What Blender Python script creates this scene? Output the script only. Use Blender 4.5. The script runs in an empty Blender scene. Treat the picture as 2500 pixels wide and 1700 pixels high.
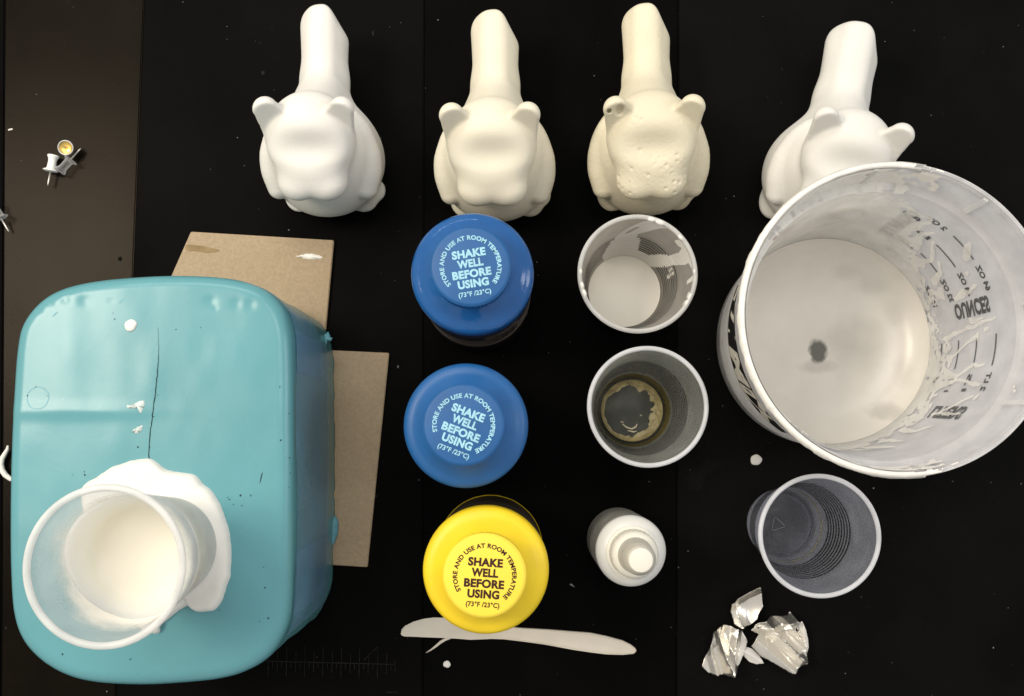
import bpy, bmesh, math, random
import numpy as np
from mathutils import Vector, Matrix

random.seed(7)
rng = np.random.default_rng(7)
scene = bpy.context.scene
COL = scene.collection
R = math.radians

# ------------------------------------------------------------------ camera
CAM_H = 0.70
F_PX, W_PX, H_PX = 2485.0, 2500.0, 1700.0
TILT = math.atan(225 / F_PX)
cam_d = bpy.data.cameras.new('camera')
cam = bpy.data.objects.new('camera', cam_d)
COL.objects.link(cam)
cam.location = (0, 0, CAM_H)
cam.rotation_euler = (TILT, 0, 0)
cam_d.sensor_width = 36
cam_d.lens = 36 * F_PX / W_PX
cam_d.clip_start = 0.01
cam_d.clip_end = 20
scene.camera = cam

# ------------------------------------------------------------------ world, lamps, exposure
world = bpy.data.worlds.new('World')
scene.world = world
world.use_nodes = True
bg = world.node_tree.nodes['Background']
bg.inputs['Color'].default_value = (1.0, 0.97, 0.93, 1)
bg.inputs['Strength'].default_value = 0.50

def area(name, loc, target, sx, sy, watts, col):
    l = bpy.data.lights.new(name, 'AREA')
    l.shape = 'RECTANGLE'; l.size = sx; l.size_y = sy
    l.energy = watts; l.color = col
    o = bpy.data.objects.new(name, l)
    COL.objects.link(o)
    o.location = loc
    d = Vector(target) - Vector(loc)
    o.rotation_euler = d.to_track_quat('-Z', 'Y').to_euler()
    return o

def area_down(name, loc, sx, sy, watts, col):
    o = area(name, loc, (loc[0], loc[1], 0), sx, sy, watts, col)
    o.rotation_euler = (0, 0, 0)
    return o

area_down('ceiling_panel_lamp', (-0.90, 0.32, 1.30), 0.50, 0.56, 18.0, (1.0, 0.89, 0.73))
area('rear_ceiling_lamp', (-0.50, 1.45, 1.55), (0.0, 0.1, 0), 1.1, 0.5, 12.0, (1.0, 0.965, 0.90))
area_down('overhead_lamp', (0.25, 0.60, 2.30), 0.9, 0.8, 10.5, (1.0, 0.965, 0.90))
area('side_lamp', (1.7, 0.2, 1.25), (0.1, 0.0, 0), 0.5, 0.8, 6.0, (0.93, 0.95, 1.0))  # light from the right side, its source unseen

scene.view_settings.view_transform = 'Standard'
scene.view_settings.look = 'None'
scene.view_settings.exposure = 0.14
scene.view_settings.gamma = 1.0
scene.view_settings.use_curve_mapping = False
scene.render.engine = 'CYCLES'
scene.cycles.max_bounces = 10
scene.cycles.transparent_max_bounces = 24
scene.cycles.use_denoising = True
scene.cycles.caustics_reflective = False
scene.cycles.caustics_refractive = False

# ------------------------------------------------------------------ helpers
CA, SA = math.cos(TILT), math.sin(TILT)
def P(px, py, z=0.0):
    """world point at height z seen at photo pixel px, py (measuring aid)"""
    dx = (px - W_PX / 2) / F_PX
    dy = -(py - H_PX / 2) / F_PX
    wy = dy * CA + SA
    wz = dy * SA - CA
    t = (z - CAM_H) / wz
    return Vector((dx * t, wy * t, z))

def PL(pts, z=0.0):
    return [P(a, b, z) for a, b in pts]

def _h(ix, iy, seed):
    n = (ix.astype(np.int64) * 374761393 + iy.astype(np.int64) * 668265263 + seed * 974711) & 0x7fffffff
    n = ((n ^ (n >> 13)) * 1274126177) & 0x7fffffff
    n = (n ^ (n >> 16)) & 0xffff
    return n / 65535.0

def noise2(x, y, seed=0):
    x = np.asarray(x, float); y = np.asarray(y, float)
    ix = np.floor(x); iy = np.floor(y)
    fx = x - ix; fy = y - iy
    fx = fx * fx * (3 - 2 * fx); fy = fy * fy * (3 - 2 * fy)
    a = _h(ix, iy, seed); b = _h(ix + 1, iy, seed)
    c = _h(ix, iy + 1, seed); d = _h(ix + 1, iy + 1, seed)
    return (a * (1 - fx) + b * fx) * (1 - fy) + (c * (1 - fx) + d * fx) * fy

def fbm(x, y, seed=0, octv=4):
    s = 0; a = 0.5
    for i in range(octv):
        s = s + a * noise2(x * 2 ** i, y * 2 ** i, seed + 17 * i)
        a *= 0.5
    return s

def mesh_obj(name, verts, faces, mat=None, parent=None, smooth=True, mats=None, fmat=None):
    me = bpy.data.meshes.new(name)
    me.from_pydata([tuple(v) for v in verts], [], [tuple(int(i) for i in f) for f in faces])
    me.update()
    if smooth:
        me.polygons.foreach_set('use_smooth', [True] * len(me.polygons))
    for m in (mats or ([mat] if mat else [])):
        me.materials.append(m)
    if fmat is not None:
        me.polygons.foreach_set('material_index', list(fmat))
    o = bpy.data.objects.new(name, me)
    COL.objects.link(o)
    if parent is not None:
        o.parent = parent
    return o

def fix_normals(o):
    bm = bmesh.new(); bm.from_mesh(o.data)
    bmesh.ops.recalc_face_normals(bm, faces=bm.faces)
    bm.to_mesh(o.data); bm.free()
    return o

def tag(o, label=None, cat=None, group=None, kind=None):
    if label: o['label'] = label
    if cat: o['category'] = cat
    if group: o['group'] = group
    if kind: o['kind'] = kind
    return o

def thing(name, loc, label, cat, group=None, rot=(0, 0, 0)):
    o = bpy.data.objects.new(name, None)
    o.empty_display_size = 0.01
    COL.objects.link(o)
    o.location = loc; o.rotation_euler = rot
    return tag(o, label, cat, group)

def lathe(profile, n=96, wob=None, closed=False):
    """profile: list of (r, z); returns verts, faces"""
    verts = []; faces = []; rings = []
    for k, (r, z) in enumerate(profile):
        if r < 1e-7:
            rings.append([len(verts)]); verts.append((0, 0, z))
        else:
            ring = []
            for i in range(n):
                a = 2 * math.pi * i / n
                rr = r if wob is None else r + wob(a, k)
                ring.append(len(verts)); verts.append((rr * math.cos(a), rr * math.sin(a), z))
            rings.append(ring)
    seq = list(range(len(rings) - 1))
    pairs = [(i, i + 1) for i in seq] + ([(len(rings) - 1, 0)] if closed else [])
    for a, b in pairs:
        A, B = rings[a], rings[b]
        if len(A) == 1 and len(B) == 1: continue
        for i in range(n):
            j = (i + 1) % n
            if len(A) == 1: faces.append((A[0], B[j], B[i]))
            elif len(B) == 1: faces.append((A[i], A[j], B[0]))
            else: faces.append((A[i], A[j], B[j], B[i]))
    return verts, faces

def lathe_obj(name, profile, mat, parent=None, n=96, wob=None, closed=False, sharp=None):
    v, f = lathe(profile, n, wob, closed)
    o = fix_normals(mesh_obj(name, v, f, mat, parent))
    set_auto(o, sharp if sharp else 35)
    return o

def set_auto(o, deg):
    me = o.data
    bm = bmesh.new(); bm.from_mesh(me)
    lim = R(deg)
    for e in bm.edges:
        if len(e.link_faces) == 2 and e.calc_face_angle(0) > lim:
            e.smooth = False
    bm.to_mesh(me); bm.free()

def tube(path, radii, n=10, cap=True):
    path = [Vector(p) for p in path]
    verts = []; faces = []
    up = Vector((0, 0, 1))
    for i, p in enumerate(path):
        t = (path[min(i + 1, len(path) - 1)] - path[max(i - 1, 0)]).normalized()
        s = t.cross(up)
        if s.length < 1e-4: s = t.cross(Vector((1, 0, 0)))
        s.normalize(); u = s.cross(t)
        r = radii[i] if hasattr(radii, '__len__') else radii
        for k in range(n):
            a = 2 * math.pi * k / n
            verts.append(p + s * (r * math.cos(a)) + u * (r * math.sin(a)))
    for i in range(len(path) - 1):
        for k in range(n):
            j = (k + 1) % n
            faces.append((i * n + k, i * n + j, (i + 1) * n + j, (i + 1) * n + k))
    if cap:
        faces.append(tuple(range(n))[::-1])
        faces.append(tuple((len(path) - 1) * n + k for k in range(n)))
    return verts, faces

def resample(pts, n, closed=True, smooth=True):
    """evenly spaced points on a closed polyline (2-D), Catmull-Rom smoothed"""
    p = np.array([(a[0], a[1]) for a in pts], float)
    if smooth:
        q = []
        m = len(p)
        for i in range(m):
            p0, p1, p2, p3 = p[(i - 1) % m], p[i], p[(i + 1) % m], p[(i + 2) % m]
            for t in np.linspace(0, 1, 12, endpoint=False):
                q.append(0.5 * ((2 * p1) + (-p0 + p2) * t + (2 * p0 - 5 * p1 + 4 * p2 - p3) * t * t + (-p0 + 3 * p1 - 3 * p2 + p3) * t ** 3))
        p = np.array(q)
    p = np.vstack([p, p[:1]])
    seg = np.hypot(*np.diff(p, axis=0).T)
    L = np.concatenate([[0], np.cumsum(seg)])
    s = np.linspace(0, L[-1], n, endpoint=False)
    return np.stack([np.interp(s, L, p[:, 0]), np.interp(s, L, p[:, 1])], 1)

def pad(outline, rings, zfun, center=None):
    """outline Nx2, rings = list of scale fractions from 1 (edge) to 0; zfun(x, y, f) -> z; closed underneath flat"""
    c = outline.mean(0) if center is None else np.array(center)
    n = len(outline)
    verts = []; faces = []
    for f in rings:
        q = c + (outline - c) * f
        z = zfun(q[:, 0], q[:, 1], f) * np.ones(n)
        verts += [(q[i, 0], q[i, 1], z[i]) for i in range(n)]
    zc = float(np.mean(zfun(np.array([c[0]]), np.array([c[1]]), 0.0)))
    verts.append((c[0], c[1], zc)); ci = len(verts) - 1
    for k in range(len(rings) - 1):
        for i in range(n):
            j = (i + 1) % n
            faces.append((k * n + i, k * n + j, (k + 1) * n + j, (k + 1) * n + i))
    k = len(rings) - 1
    for i in range(n):
        faces.append((k * n + i, k * n + (i + 1) % n, ci))
    return verts, faces

# ------------------------------------------------------------------ materials
def new_mat(name):
    m = bpy.data.materials.new(name); m.use_nodes = True
    nt = m.node_tree
    return m, nt, nt.nodes['Principled BSDF'], nt.nodes['Material Output']

def noise_node(nt, scale, detail=4, rough=0.55, coord='Object', dist=0.0):
    tc = nt.nodes.new('ShaderNodeTexCoord')
    n = nt.nodes.new('ShaderNodeTexNoise')
    n.inputs['Scale'].default_value = scale
    n.inputs['Detail'].default_value = detail
    n.inputs['Roughness'].default_value = rough
    n.inputs['Distortion'].default_value = dist
    nt.links.new(tc.outputs[coord], n.inputs['Vector'])
    return n

def ramp(nt, src, stops):
    r = nt.nodes.new('ShaderNodeValToRGB')
    el = r.color_ramp.elements
    while len(el) < len(stops): el.new(0.5)
    for e, (p, c) in zip(el, stops):
        e.position = p; e.color = (*c, 1) if len(c) == 3 else c
    nt.links.new(src, r.inputs['Fac'])
    return r

def mul(c, k): return tuple(min(1, x * k) for x in c)

def pmat(name, col, rough=0.5, spec=0.5, var=0.08, vscale=60, bump=0.0, bscale=400, metal=0.0, rvar=0.0, sss=0.0, coat=0.0, spots=None):
    m, nt, b, out = new_mat(name)
    n = noise_node(nt, vscale, 5)
    r = ramp(nt, n.outputs['Fac'], [(0.3, mul(col, 1 - var)), (0.7, mul(col, 1 + var))])
    csrc = r.outputs['Color']
    if spots:
        for (sc, thr, scol) in spots:
            n3 = noise_node(nt, sc, 3)
            r3 = ramp(nt, n3.outputs['Fac'], [(thr, (0, 0, 0)), (min(1, thr + 0.03), (1, 1, 1))])
            mx = nt.nodes.new('ShaderNodeMixRGB')
            nt.links.new(r3.outputs['Color'], mx.inputs['Fac'])
            nt.links.new(csrc, mx.inputs['Color1'])
            mx.inputs['Color2'].default_value = (*scol, 1)
            csrc = mx.outputs['Color']
    nt.links.new(csrc, b.inputs['Base Color'])
    b.inputs['Roughness'].default_value = rough
    b.inputs['Specular IOR Level'].default_value = spec
    b.inputs['Metallic'].default_value = metal
    b.inputs['Coat Weight'].default_value = coat
    b.inputs['Coat Roughness'].default_value = 0.12
    if sss:
        b.inputs['Subsurface Weight'].default_value = sss
        b.inputs['Subsurface Radius'].default_value = (1.0, 0.8, 0.6)
        b.inputs['Subsurface Scale'].default_value = 0.004
    if rvar:
        n2 = noise_node(nt, vscale * 0.7, 5)
        mr = nt.nodes.new('ShaderNodeMapRange')
        mr.inputs['To Min'].default_value = max(0.02, rough - rvar)
        mr.inputs['To Max'].default_value = min(1, rough + rvar)
        nt.links.new(n2.outputs['Fac'], mr.inputs['Value'])
        nt.links.new(mr.outputs['Result'], b.inputs['Roughness'])
    if bump:
        n4 = noise_node(nt, bscale, 4)
        bp = nt.nodes.new('ShaderNodeBump')
        bp.inputs['Strength'].default_value = bump
        bp.inputs['Distance'].default_value = 0.001
        nt.links.new(n4.outputs['Fac'], bp.inputs['Height'])
        nt.links.new(bp.outputs['Normal'], b.inputs['Normal'])
    return m

def clear_mat(name, col, lo, hi, rough=0.25, tint=(1, 1, 1), transl=0.5, spec=0.5, streak=0.0):
    """thin translucent plastic: see-through, more solid at grazing angles, a little scattering"""
    m, nt, b, out = new_mat(name)
    n = noise_node(nt, 70, 4)
    r = ramp(nt, n.outputs['Fac'], [(0.3, mul(col, 0.9)), (0.7, mul(col, 1.08))])
    nt.links.new(r.outputs['Color'], b.inputs['Base Color'])
    b.inputs['Roughness'].default_value = rough
    b.inputs['Specular IOR Level'].default_value = spec
    tr = nt.nodes.new('ShaderNodeBsdfTransparent')
    tr.inputs['Color'].default_value = (*tint, 1)
    tl = nt.nodes.new('ShaderNodeBsdfTranslucent')
    nt.links.new(r.outputs['Color'], tl.inputs['Color'])
    m1 = nt.nodes.new('ShaderNodeMixShader'); m1.inputs[0].default_value = transl
    nt.links.new(b.outputs[0], m1.inputs[1]); nt.links.new(tl.outputs[0], m1.inputs[2])
    lw = nt.nodes.new('ShaderNodeLayerWeight'); lw.inputs['Blend'].default_value = 0.35
    mr = nt.nodes.new('ShaderNodeMapRange')
    mr.inputs['To Min'].default_value = lo; mr.inputs['To Max'].default_value = hi
    nt.links.new(lw.outputs['Facing'], mr.inputs['Value'])
    fac = mr.outputs['Result']
    if streak:
        n2 = noise_node(nt, 45, 4, dist=0.6)
        r2 = ramp(nt, n2.outputs['Fac'], [(0.45, (0, 0, 0)), (0.72, (streak, streak, streak))])
        ad = nt.nodes.new('ShaderNodeMath'); ad.operation = 'ADD'; ad.use_clamp = True
        nt.links.new(fac, ad.inputs[0]); nt.links.new(r2.outputs['Color'], ad.inputs[1])
        fac = ad.outputs[0]
    m2 = nt.nodes.new('ShaderNodeMixShader')
    nt.links.new(fac, m2.inputs[0])
    nt.links.new(tr.outputs[0], m2.inputs[1]); nt.links.new(m1.outputs[0], m2.inputs[2])
    nt.links.new(m2.outputs[0], out.inputs['Surface'])
    return m

M = {}
M['mat_black'] = pmat('black_mat', (0.0022, 0.0021, 0.0019), 0.66, 0.035, 0.5, 9, 0.25, 900, rvar=0.1, spots=[(14, 0.70, (0.0042, 0.0041, 0.0038)), (70, 0.74, (0.006, 0.0058, 0.0055))])
M['mat_black2'] = pmat('black_mat_matte', (0.0016, 0.0015, 0.0014), 0.7, 0.03, 0.25, 25, 0.25, 900, rvar=0.1)
M['mat_black3'] = pmat('black_mat_worn', (0.0030, 0.0029, 0.0027), 0.66, 0.04, 0.5, 9, 0.25, 900, rvar=0.1, spots=[(11, 0.70, (0.0055, 0.0053, 0.005)), (60, 0.75, (0.008, 0.0078, 0.0075))])
M['strip'] = pmat('dark_gloss_strip', (0.0050, 0.0038, 0.0026), 0.22, 0.048, 0.25, 30, 0.12, 1200, rvar=0.03)
M['strip'].node_tree.nodes['Principled BSDF'].inputs['Specular Tint'].default_value = (1, .88, .74, 1)
M['under'] = pmat('table_edge_black', (0.003, 0.003, 0.003), 0.7, 0.1)
M['ruler'] = pmat('faded_print', (0.017, 0.016, 0.015), 0.7, 0.1, 0.6, 90)
M['dust'] = pmat('white_dust', (0.20, 0.20, 0.19), 0.8, 0.2)
M['plaster_w'] = pmat('white_plaster', (0.70, 0.685, 0.645), 0.55, 0.3, 0.03, 40, 0.12, 500)
M['plaster_c'] = pmat('cream_plaster', (0.72, 0.675, 0.55), 0.55, 0.3, 0.04, 30, 0.12, 500)
M['plaster_y'] = pmat('yellowed_plaster', (0.70, 0.645, 0.49), 0.6, 0.3, 0.07, 26, 0.3, 420, spots=[(330, 0.70, (0.55, 0.46, 0.28))])
M['plaster_b'] = pmat('bright_plaster', (0.73, 0.715, 0.67), 0.55, 0.3, 0.03, 40, 0.1, 500)
M['drip'] = pmat('wet_plaster', (0.80, 0.78, 0.73), 0.25, 0.5, 0.03, 50)
M['slurry'] = pmat('cream_liquid', (0.90, 0.855, 0.76), 0.35, 0.4, 0.02, 25)
M['chip'] = pmat('brown_chipboard', (0.37, 0.285, 0.19), 0.85, 0.2, 0.10, 500, 0.3, 900, spots=[(90, 0.72, (0.33, 0.25, 0.165)), (900, 0.74, (0.46, 0.37, 0.26)), (800, 0.75, (0.25, 0.18, 0.12))])
M['stain'] = pmat('brown_stain', (0.26, 0.185, 0.095), 0.8, 0.2, 0.2, 120)
M['silicone'] = pmat('teal_silicone', (0.104, 0.29, 0.328), 0.27, 0.32, 0.05, 14, 0.03, 300, rvar=0.08, spots=[(900, 0.76, (0.10, 0.27, 0.30)), (260, 0.77, (0.25, 0.47, 0.50))])
M['silicone_s'] = pmat('teal_silicone_rough', (0.12, 0.34, 0.42), 0.5, 0.4, 0.12, 40, 0.3, 300)
M['scab'] = pmat('dried_smear', (0.50, 0.57, 0.56), 0.5, 0.4, 0.15, 300)
M['crack'] = pmat('dark_teal_crack', (0.012, 0.035, 0.04), 0.7, 0.2)
M['tape'] = clear_mat('packing_tape', (0.27, 0.47, 0.68), 0.20, 0.36, 0.4, (0.93, 0.97, 1.0), 0.0, 0.12)
M['foil'] = pmat('silver_foil', (0.90, 0.86, 0.78), 0.26, 0.5, 0.05, 60, 0.0, 200, metal=0.92, rvar=0.08)
M['foil_back'] = pmat('white_foil_back', (0.70, 0.68, 0.64), 0.5, 0.4, 0.05, 60)
M['knife'] = pmat('white_plastic', (0.66, 0.605, 0.51), 0.42, 0.4, 0.05, 60)
M['blue'] = pmat('blue_plastic', (0.013, 0.098, 0.29), 0.42, 0.45, 0.10, 45, 0.05, 300, spots=[(500, 0.72, (0.03, 0.16, 0.40))])
M['blue_wet'] = pmat('wet_blue_plastic', (0.012, 0.088, 0.28), 0.13, 0.5, 0.10, 45, 0.25, 130, rvar=0.12)
M['blue_cap'] = pmat('blue_cap_plastic', (0.010, 0.088, 0.265), 0.48, 0.4, 0.10, 55, 0.05, 300)
M['yellow'] = pmat('yellow_plastic', (0.80, 0.58, 0.018), 0.42, 0.4, 0.06, 40, 0.03, 300)
M['yellow_cap'] = pmat('yellow_cap_plastic', (0.86, 0.65, 0.06), 0.5, 0.35, 0.04, 50)
M['ink_lb'] = pmat('pale_blue_ink', (0.30, 0.56, 0.68), 0.5, 0.3, 0.15, 300, spots=[(1500, 0.66, (0.08, 0.24, 0.45))])
M['ink_br'] = pmat('dark_brown_ink', (0.035, 0.008, 0.004), 0.5, 0.3)
M['ink_k'] = pmat('black_ink', (0.012, 0.012, 0.012), 0.5, 0.3)
M['ink_w'] = pmat('white_ink', (0.66, 0.63, 0.55), 0.5, 0.3)
M['ink_r'] = pmat('red_ink', (0.40, 0.04, 0.06), 0.5, 0.3)
M['label_dark'] = pmat('dark_label', (0.015, 0.017, 0.026), 0.35, 0.4, 0.5, 50)
M['label_grey'] = pmat('grey_label', (0.105, 0.09, 0.078), 0.4, 0.3, 0.3, 70)
M['jar'] = pmat('black_bottle_plastic', (0.006, 0.007, 0.011), 0.35, 0.4)
M['label_brown'] = pmat('brown_label', (0.05, 0.038, 0.028), 0.45, 0.3, 0.5, 60)
M['frost'] = pmat('frosted_white_plastic', (0.68, 0.68, 0.65), 0.35, 0.45, 0.04, 50)
M['white_cap'] = pmat('white_cap_plastic', (0.72, 0.70, 0.62), 0.45, 0.4, 0.02, 50)
M['nozzle'] = clear_mat('translucent_nozzle', (0.72, 0.70, 0.64), 0.55, 0.9, 0.25)
M['frost_body'] = clear_mat('frosted_bottle_side', (0.52, 0.51, 0.46), 0.45, 0.75, 0.4, transl=0.4, streak=0.25)
M['cup_clear'] = clear_mat('clear_cup_plastic', (0.66, 0.68, 0.76), 0.09, 0.36, 0.16, (0.98, 0.985, 1.0), 0.45, streak=0.07)
M['cup_used'] = clear_mat('used_cup_plastic', (0.62, 0.64, 0.60), 0.12, 0.44, 0.2, (0.96, 0.97, 0.95), 0.45, streak=0.10)
M['cup_milk'] = clear_mat('milky_cup_plastic', (0.66, 0.63, 0.58), 0.25, 0.74, 0.25, (0.96, 0.96, 0.96), 0.5, streak=0.05)
M['cup_frost'] = clear_mat('frosted_cup_plastic', (0.86, 0.865, 0.84), 0.20, 0.42, 0.35, (0.97, 0.98, 1.0), 0.5)
M['rib_shade'] = clear_mat('rib_shade_plastic', (0.10, 0.10, 0.10), 0.02, 0.10, 0.3, (0.74, 0.74, 0.74), 0.0)  # rib shading painted as darker, clearer bands round the cup walls
M['rim'] = clear_mat('cup_rim_plastic', (0.88, 0.89, 0.92), 0.72, 0.95, 0.25, (1, 1, 1), 0.35)
M['rim_w'] = clear_mat('frosted_rim_plastic', (0.86, 0.86, 0.85), 0.60, 0.90, 0.3, (1, 1, 1), 0.35)
M['residue'] = pmat('yellow_resin_residue', (0.36, 0.30, 0.15), 0.35, 0.5, 0.35, 160, 0.4, 500)
M['residue_t'] = clear_mat('thin_resin_film', (0.24, 0.19, 0.075), 0.45, 0.7, 0.2, (0.8, 0.72, 0.45), 0.3)
M['bk_in'] = clear_mat('bucket_inner_skin', (0.82, 0.82, 0.87), 0.08, 0.26, 0.22, (1, 1, 1), 0.4)
M['bk_out'] = clear_mat('bucket_outer_skin', (0.89, 0.885, 0.89), 0.90, 0.98, 0.38, (1, 1, 1), 0.5)
M['bk_film'] = clear_mat('bucket_plaster_film', (0.94, 0.925, 0.885), 0.58, 0.76, 0.22, (0.97, 0.96, 0.93), 0.2, streak=0.12)
M['pin_white'] = pmat('white_pin_plastic', (0.80, 0.80, 0.78), 0.35, 0.5)
M['pin_clear'] = clear_mat('clear_pin_plastic', (0.75, 0.75, 0.76), 0.06, 0.75, 0.08, (0.97, 0.97, 0.97), 0.1)
M['steel'] = pmat('steel_pin', (0.62, 0.60, 0.55), 0.35, 0.5, metal=0.7)
M['brass'] = pmat('brass_tack', (0.80, 0.56, 0.16), 0.32, 0.5, metal=0.85)
M['speck'] = pmat('black_speck', (0.006, 0.005, 0.004), 0.6, 0.2)

# ------------------------------------------------------------------ text
def text_geo(s, bold=0.022):
    cu = bpy.data.curves.new('lettering', 'FONT')
    cu.body = s; cu.size = 1.0; cu.offset = bold
    cu.align_x = 'LEFT'; cu.fill_mode = 'FRONT'; cu.resolution_u = 4
    cu.space_character = 1.06
    ob = bpy.data.objects.new('lettering', cu)
    COL.objects.link(ob)
    dg = bpy.context.evaluated_depsgraph_get()
    me = bpy.data.meshes.new_from_object(ob.evaluated_get(dg))
    v = np.array([x.co[:] for x in me.vertices]); f = [tuple(p.vertices) for p in me.polygons]
    bpy.data.objects.remove(ob); bpy.data.curves.remove(cu); bpy.data.meshes.remove(me)
    x0, x1 = v[:, 0].min(), v[:, 0].max()
    v = v[:, :2].copy(); v[:, 0] -= x0
    return v, f, x1 - x0
CAPH = None
def fit_text(s, height, width=None, bold=0.022):
    """letters with cap height and total width, left/baseline at the origin, centred in x"""
    global CAPH
    if CAPH is None:
        hv, _, _ = text_geo('H', bold); CAPH = hv[:, 1].max()
    v, f, w = text_geo(s, bold)
    v[:, 1] *= height / CAPH
    k = (width / w) if width else height / CAPH
    v[:, 0] = (v[:, 0] - w / 2) * k
    return v, f

class Geo:
    def __init__(s): s.v = []; s.f = []
    def add(s, v, f):
        o = len(s.v); s.v += [tuple(a) for a in v]; s.f += [tuple(i + o for i in q) for q in f]

def cap_text(R0, z):
    """round lid lettering, R0 = lid radius"""
    g = Geo()
    for s, h, w, y in (('SHAKE', .19, .83, .225), ('WELL', .19, .64, -.02), ('BEFORE', .19, .956, -.275), ('USING', .19, .76, -.52), ('(73\u00b0F /23\u00b0C)', .115, .80, -.73)):
        v, f = fit_text(s, h * R0, w * R0, 0.048 if h > .15 else 0.030)
        g.add([(a, b + y * R0, z) for a, b in v], f)
    total = R(260); Rb = .655 * R0
    v, f = fit_text('STORE AND USE AT ROOM TEMPERATURE', .108 * R0, total * Rb * 1.07, 0.036)
    w = total * Rb * 1.07
    for a_b in (None,):
        out = []
        for a, b in v:
            ang = R(85) - a / w * total
            rr = Rb + b
            out.append((rr * math.cos(ang), rr * math.sin(ang), z))
        g.add(out, f)
    return g

# ------------------------------------------------------------------ setting: table of black panels
def slab(name, corners, z0, z1, mat, bev=0.0008, kind='structure'):
    bm = bmesh.new()
    lo = [bm.verts.new((c[0], c[1], z0)) for c in corners]
    hi = [bm.verts.new((c[0], c[1], z1)) for c in corners]
    bm.faces.new(lo[::-1]); bm.faces.new(hi)
    n = len(corners)
    for i in range(n):
        bm.faces.new((lo[i], lo[(i + 1) % n], hi[(i + 1) % n], hi[i]))
    bmesh.ops.recalc_face_normals(bm, faces=bm.faces)
    if bev:
        bmesh.ops.bevel(bm, geom=[e for e in bm.edges], offset=bev, segments=2, affect='EDGES')
    me = bpy.data.meshes.new(name); bm.to_mesh(me); bm.free()
    me.materials.append(mat)
    o = bpy.data.objects.new(name, me); COL.objects.link(o)
    if kind: o['kind'] = kind
    return o

def seam(px_top, px_bot):
    a, b = P(px_top, 0), P(px_bot, 1700)
    d = (b - a) / (b.y - a.y)
    return lambda y: a.x + (y - a.y) * d.x
Y0, Y1 = -0.75, 0.95
s0, s1, s2, s3 = seam(12, 3), seam(352, 283), seam(1036, 1032), seam(1656, 1651)
g = 0.0002
slab('table', [(-0.9, Y0 - .02), (0.9, Y0 - .02), (0.9, Y1 + .02), (-0.9, Y1 + .02)], -0.030, -0.0065, M['under'], 0.002)
def panel(name, l, r, m, dz=0.0):
    return slab(name, [(l(Y0) + g, Y0), (r(Y0) - g, Y0), (r(Y1) - g, Y1), (l(Y1) + g, Y1)], -0.006, dz, m)
panel('table_panel', lambda y: -0.85, s0, M['mat_black2'])
panel('table_strip', s0, s1, M['strip'], 0.0)
pn_b = panel('table_panel', s1, s2, M['mat_black'], 0.0)
panel('table_panel', s2, s3, M['mat_black2'], 0.0)
panel('table_panel', s3, lambda y: 0.85, M['mat_black3'], 0.0)

# faded ruler printed on the panel
g_ = Geo()
def strip_line(p, q, w, z=0.00025):
    d = (q - p); d.z = 0; n = Vector((-d.y, d.x, 0)).normalized() * w / 2
    vs = [p - n, q - n, q + n, p + n]
    g_.add([(v.x, v.y, z) for v in vs], [(0, 1, 2, 3)])
strip_line(P(640, 1614), P(965, 1622.5), 0.0004)
k = 0; x = 655.0
while x < 955:
    L = (36, 14, 24, 14)[k % 4]
    yb = 1614 + (x - 640) * 8.5 / 325
    strip_line(P(x, yb - 2), P(x - 0.4, yb + L), 0.00030)
    if k % 2 == 0: strip_line(P(x + 1, yb - L * 1.05), P(x + 1, yb - 3), 0.00025)
    x += 11.1; k += 1
strip_line(P(888, 1612), P(922, 1580), 0.0004)
strip_line(P(945, 1690), P(970, 1690), 0.0003); strip_line(P(965, 1610), P(965, 1640), 0.0003)
o = mesh_obj('ruler_print', g_.v, g_.f, M['ruler'], pn_b, smooth=False)

# ------------------------------------------------------------------ scattered dust: too many to count
g_ = Geo()
for i in range(260):
    px, py = random.uniform(0, 2500), random.uniform(0, 1700)
    s = random.choice([.0003, .0003, .0004, .0006]) * random.uniform(.5, 1.2)
    c = P(px, py)
    n = random.randint(4, 6); ph = random.uniform(0, 6.28); st = random.uniform(.5, 1)
    vs = [(c.x + s * math.cos(ph + 6.283 * j / n) * random.uniform(.6, 1.1), c.y + s * st * math.sin(ph + 6.283 * j / n) * random.uniform(.6, 1.1), 0.0003) for j in range(n)]
    vs.append((c.x, c.y, 0.0003 + s * .6))
    g_.add(vs, [(j, (j + 1) % n, n) for j in range(n)])
tag(mesh_obj('dust_specks', g_.v, g_.f, M['dust'], smooth=False), 'tiny pale dust specks scattered over the black table', 'dust', kind='stuff')

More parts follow.
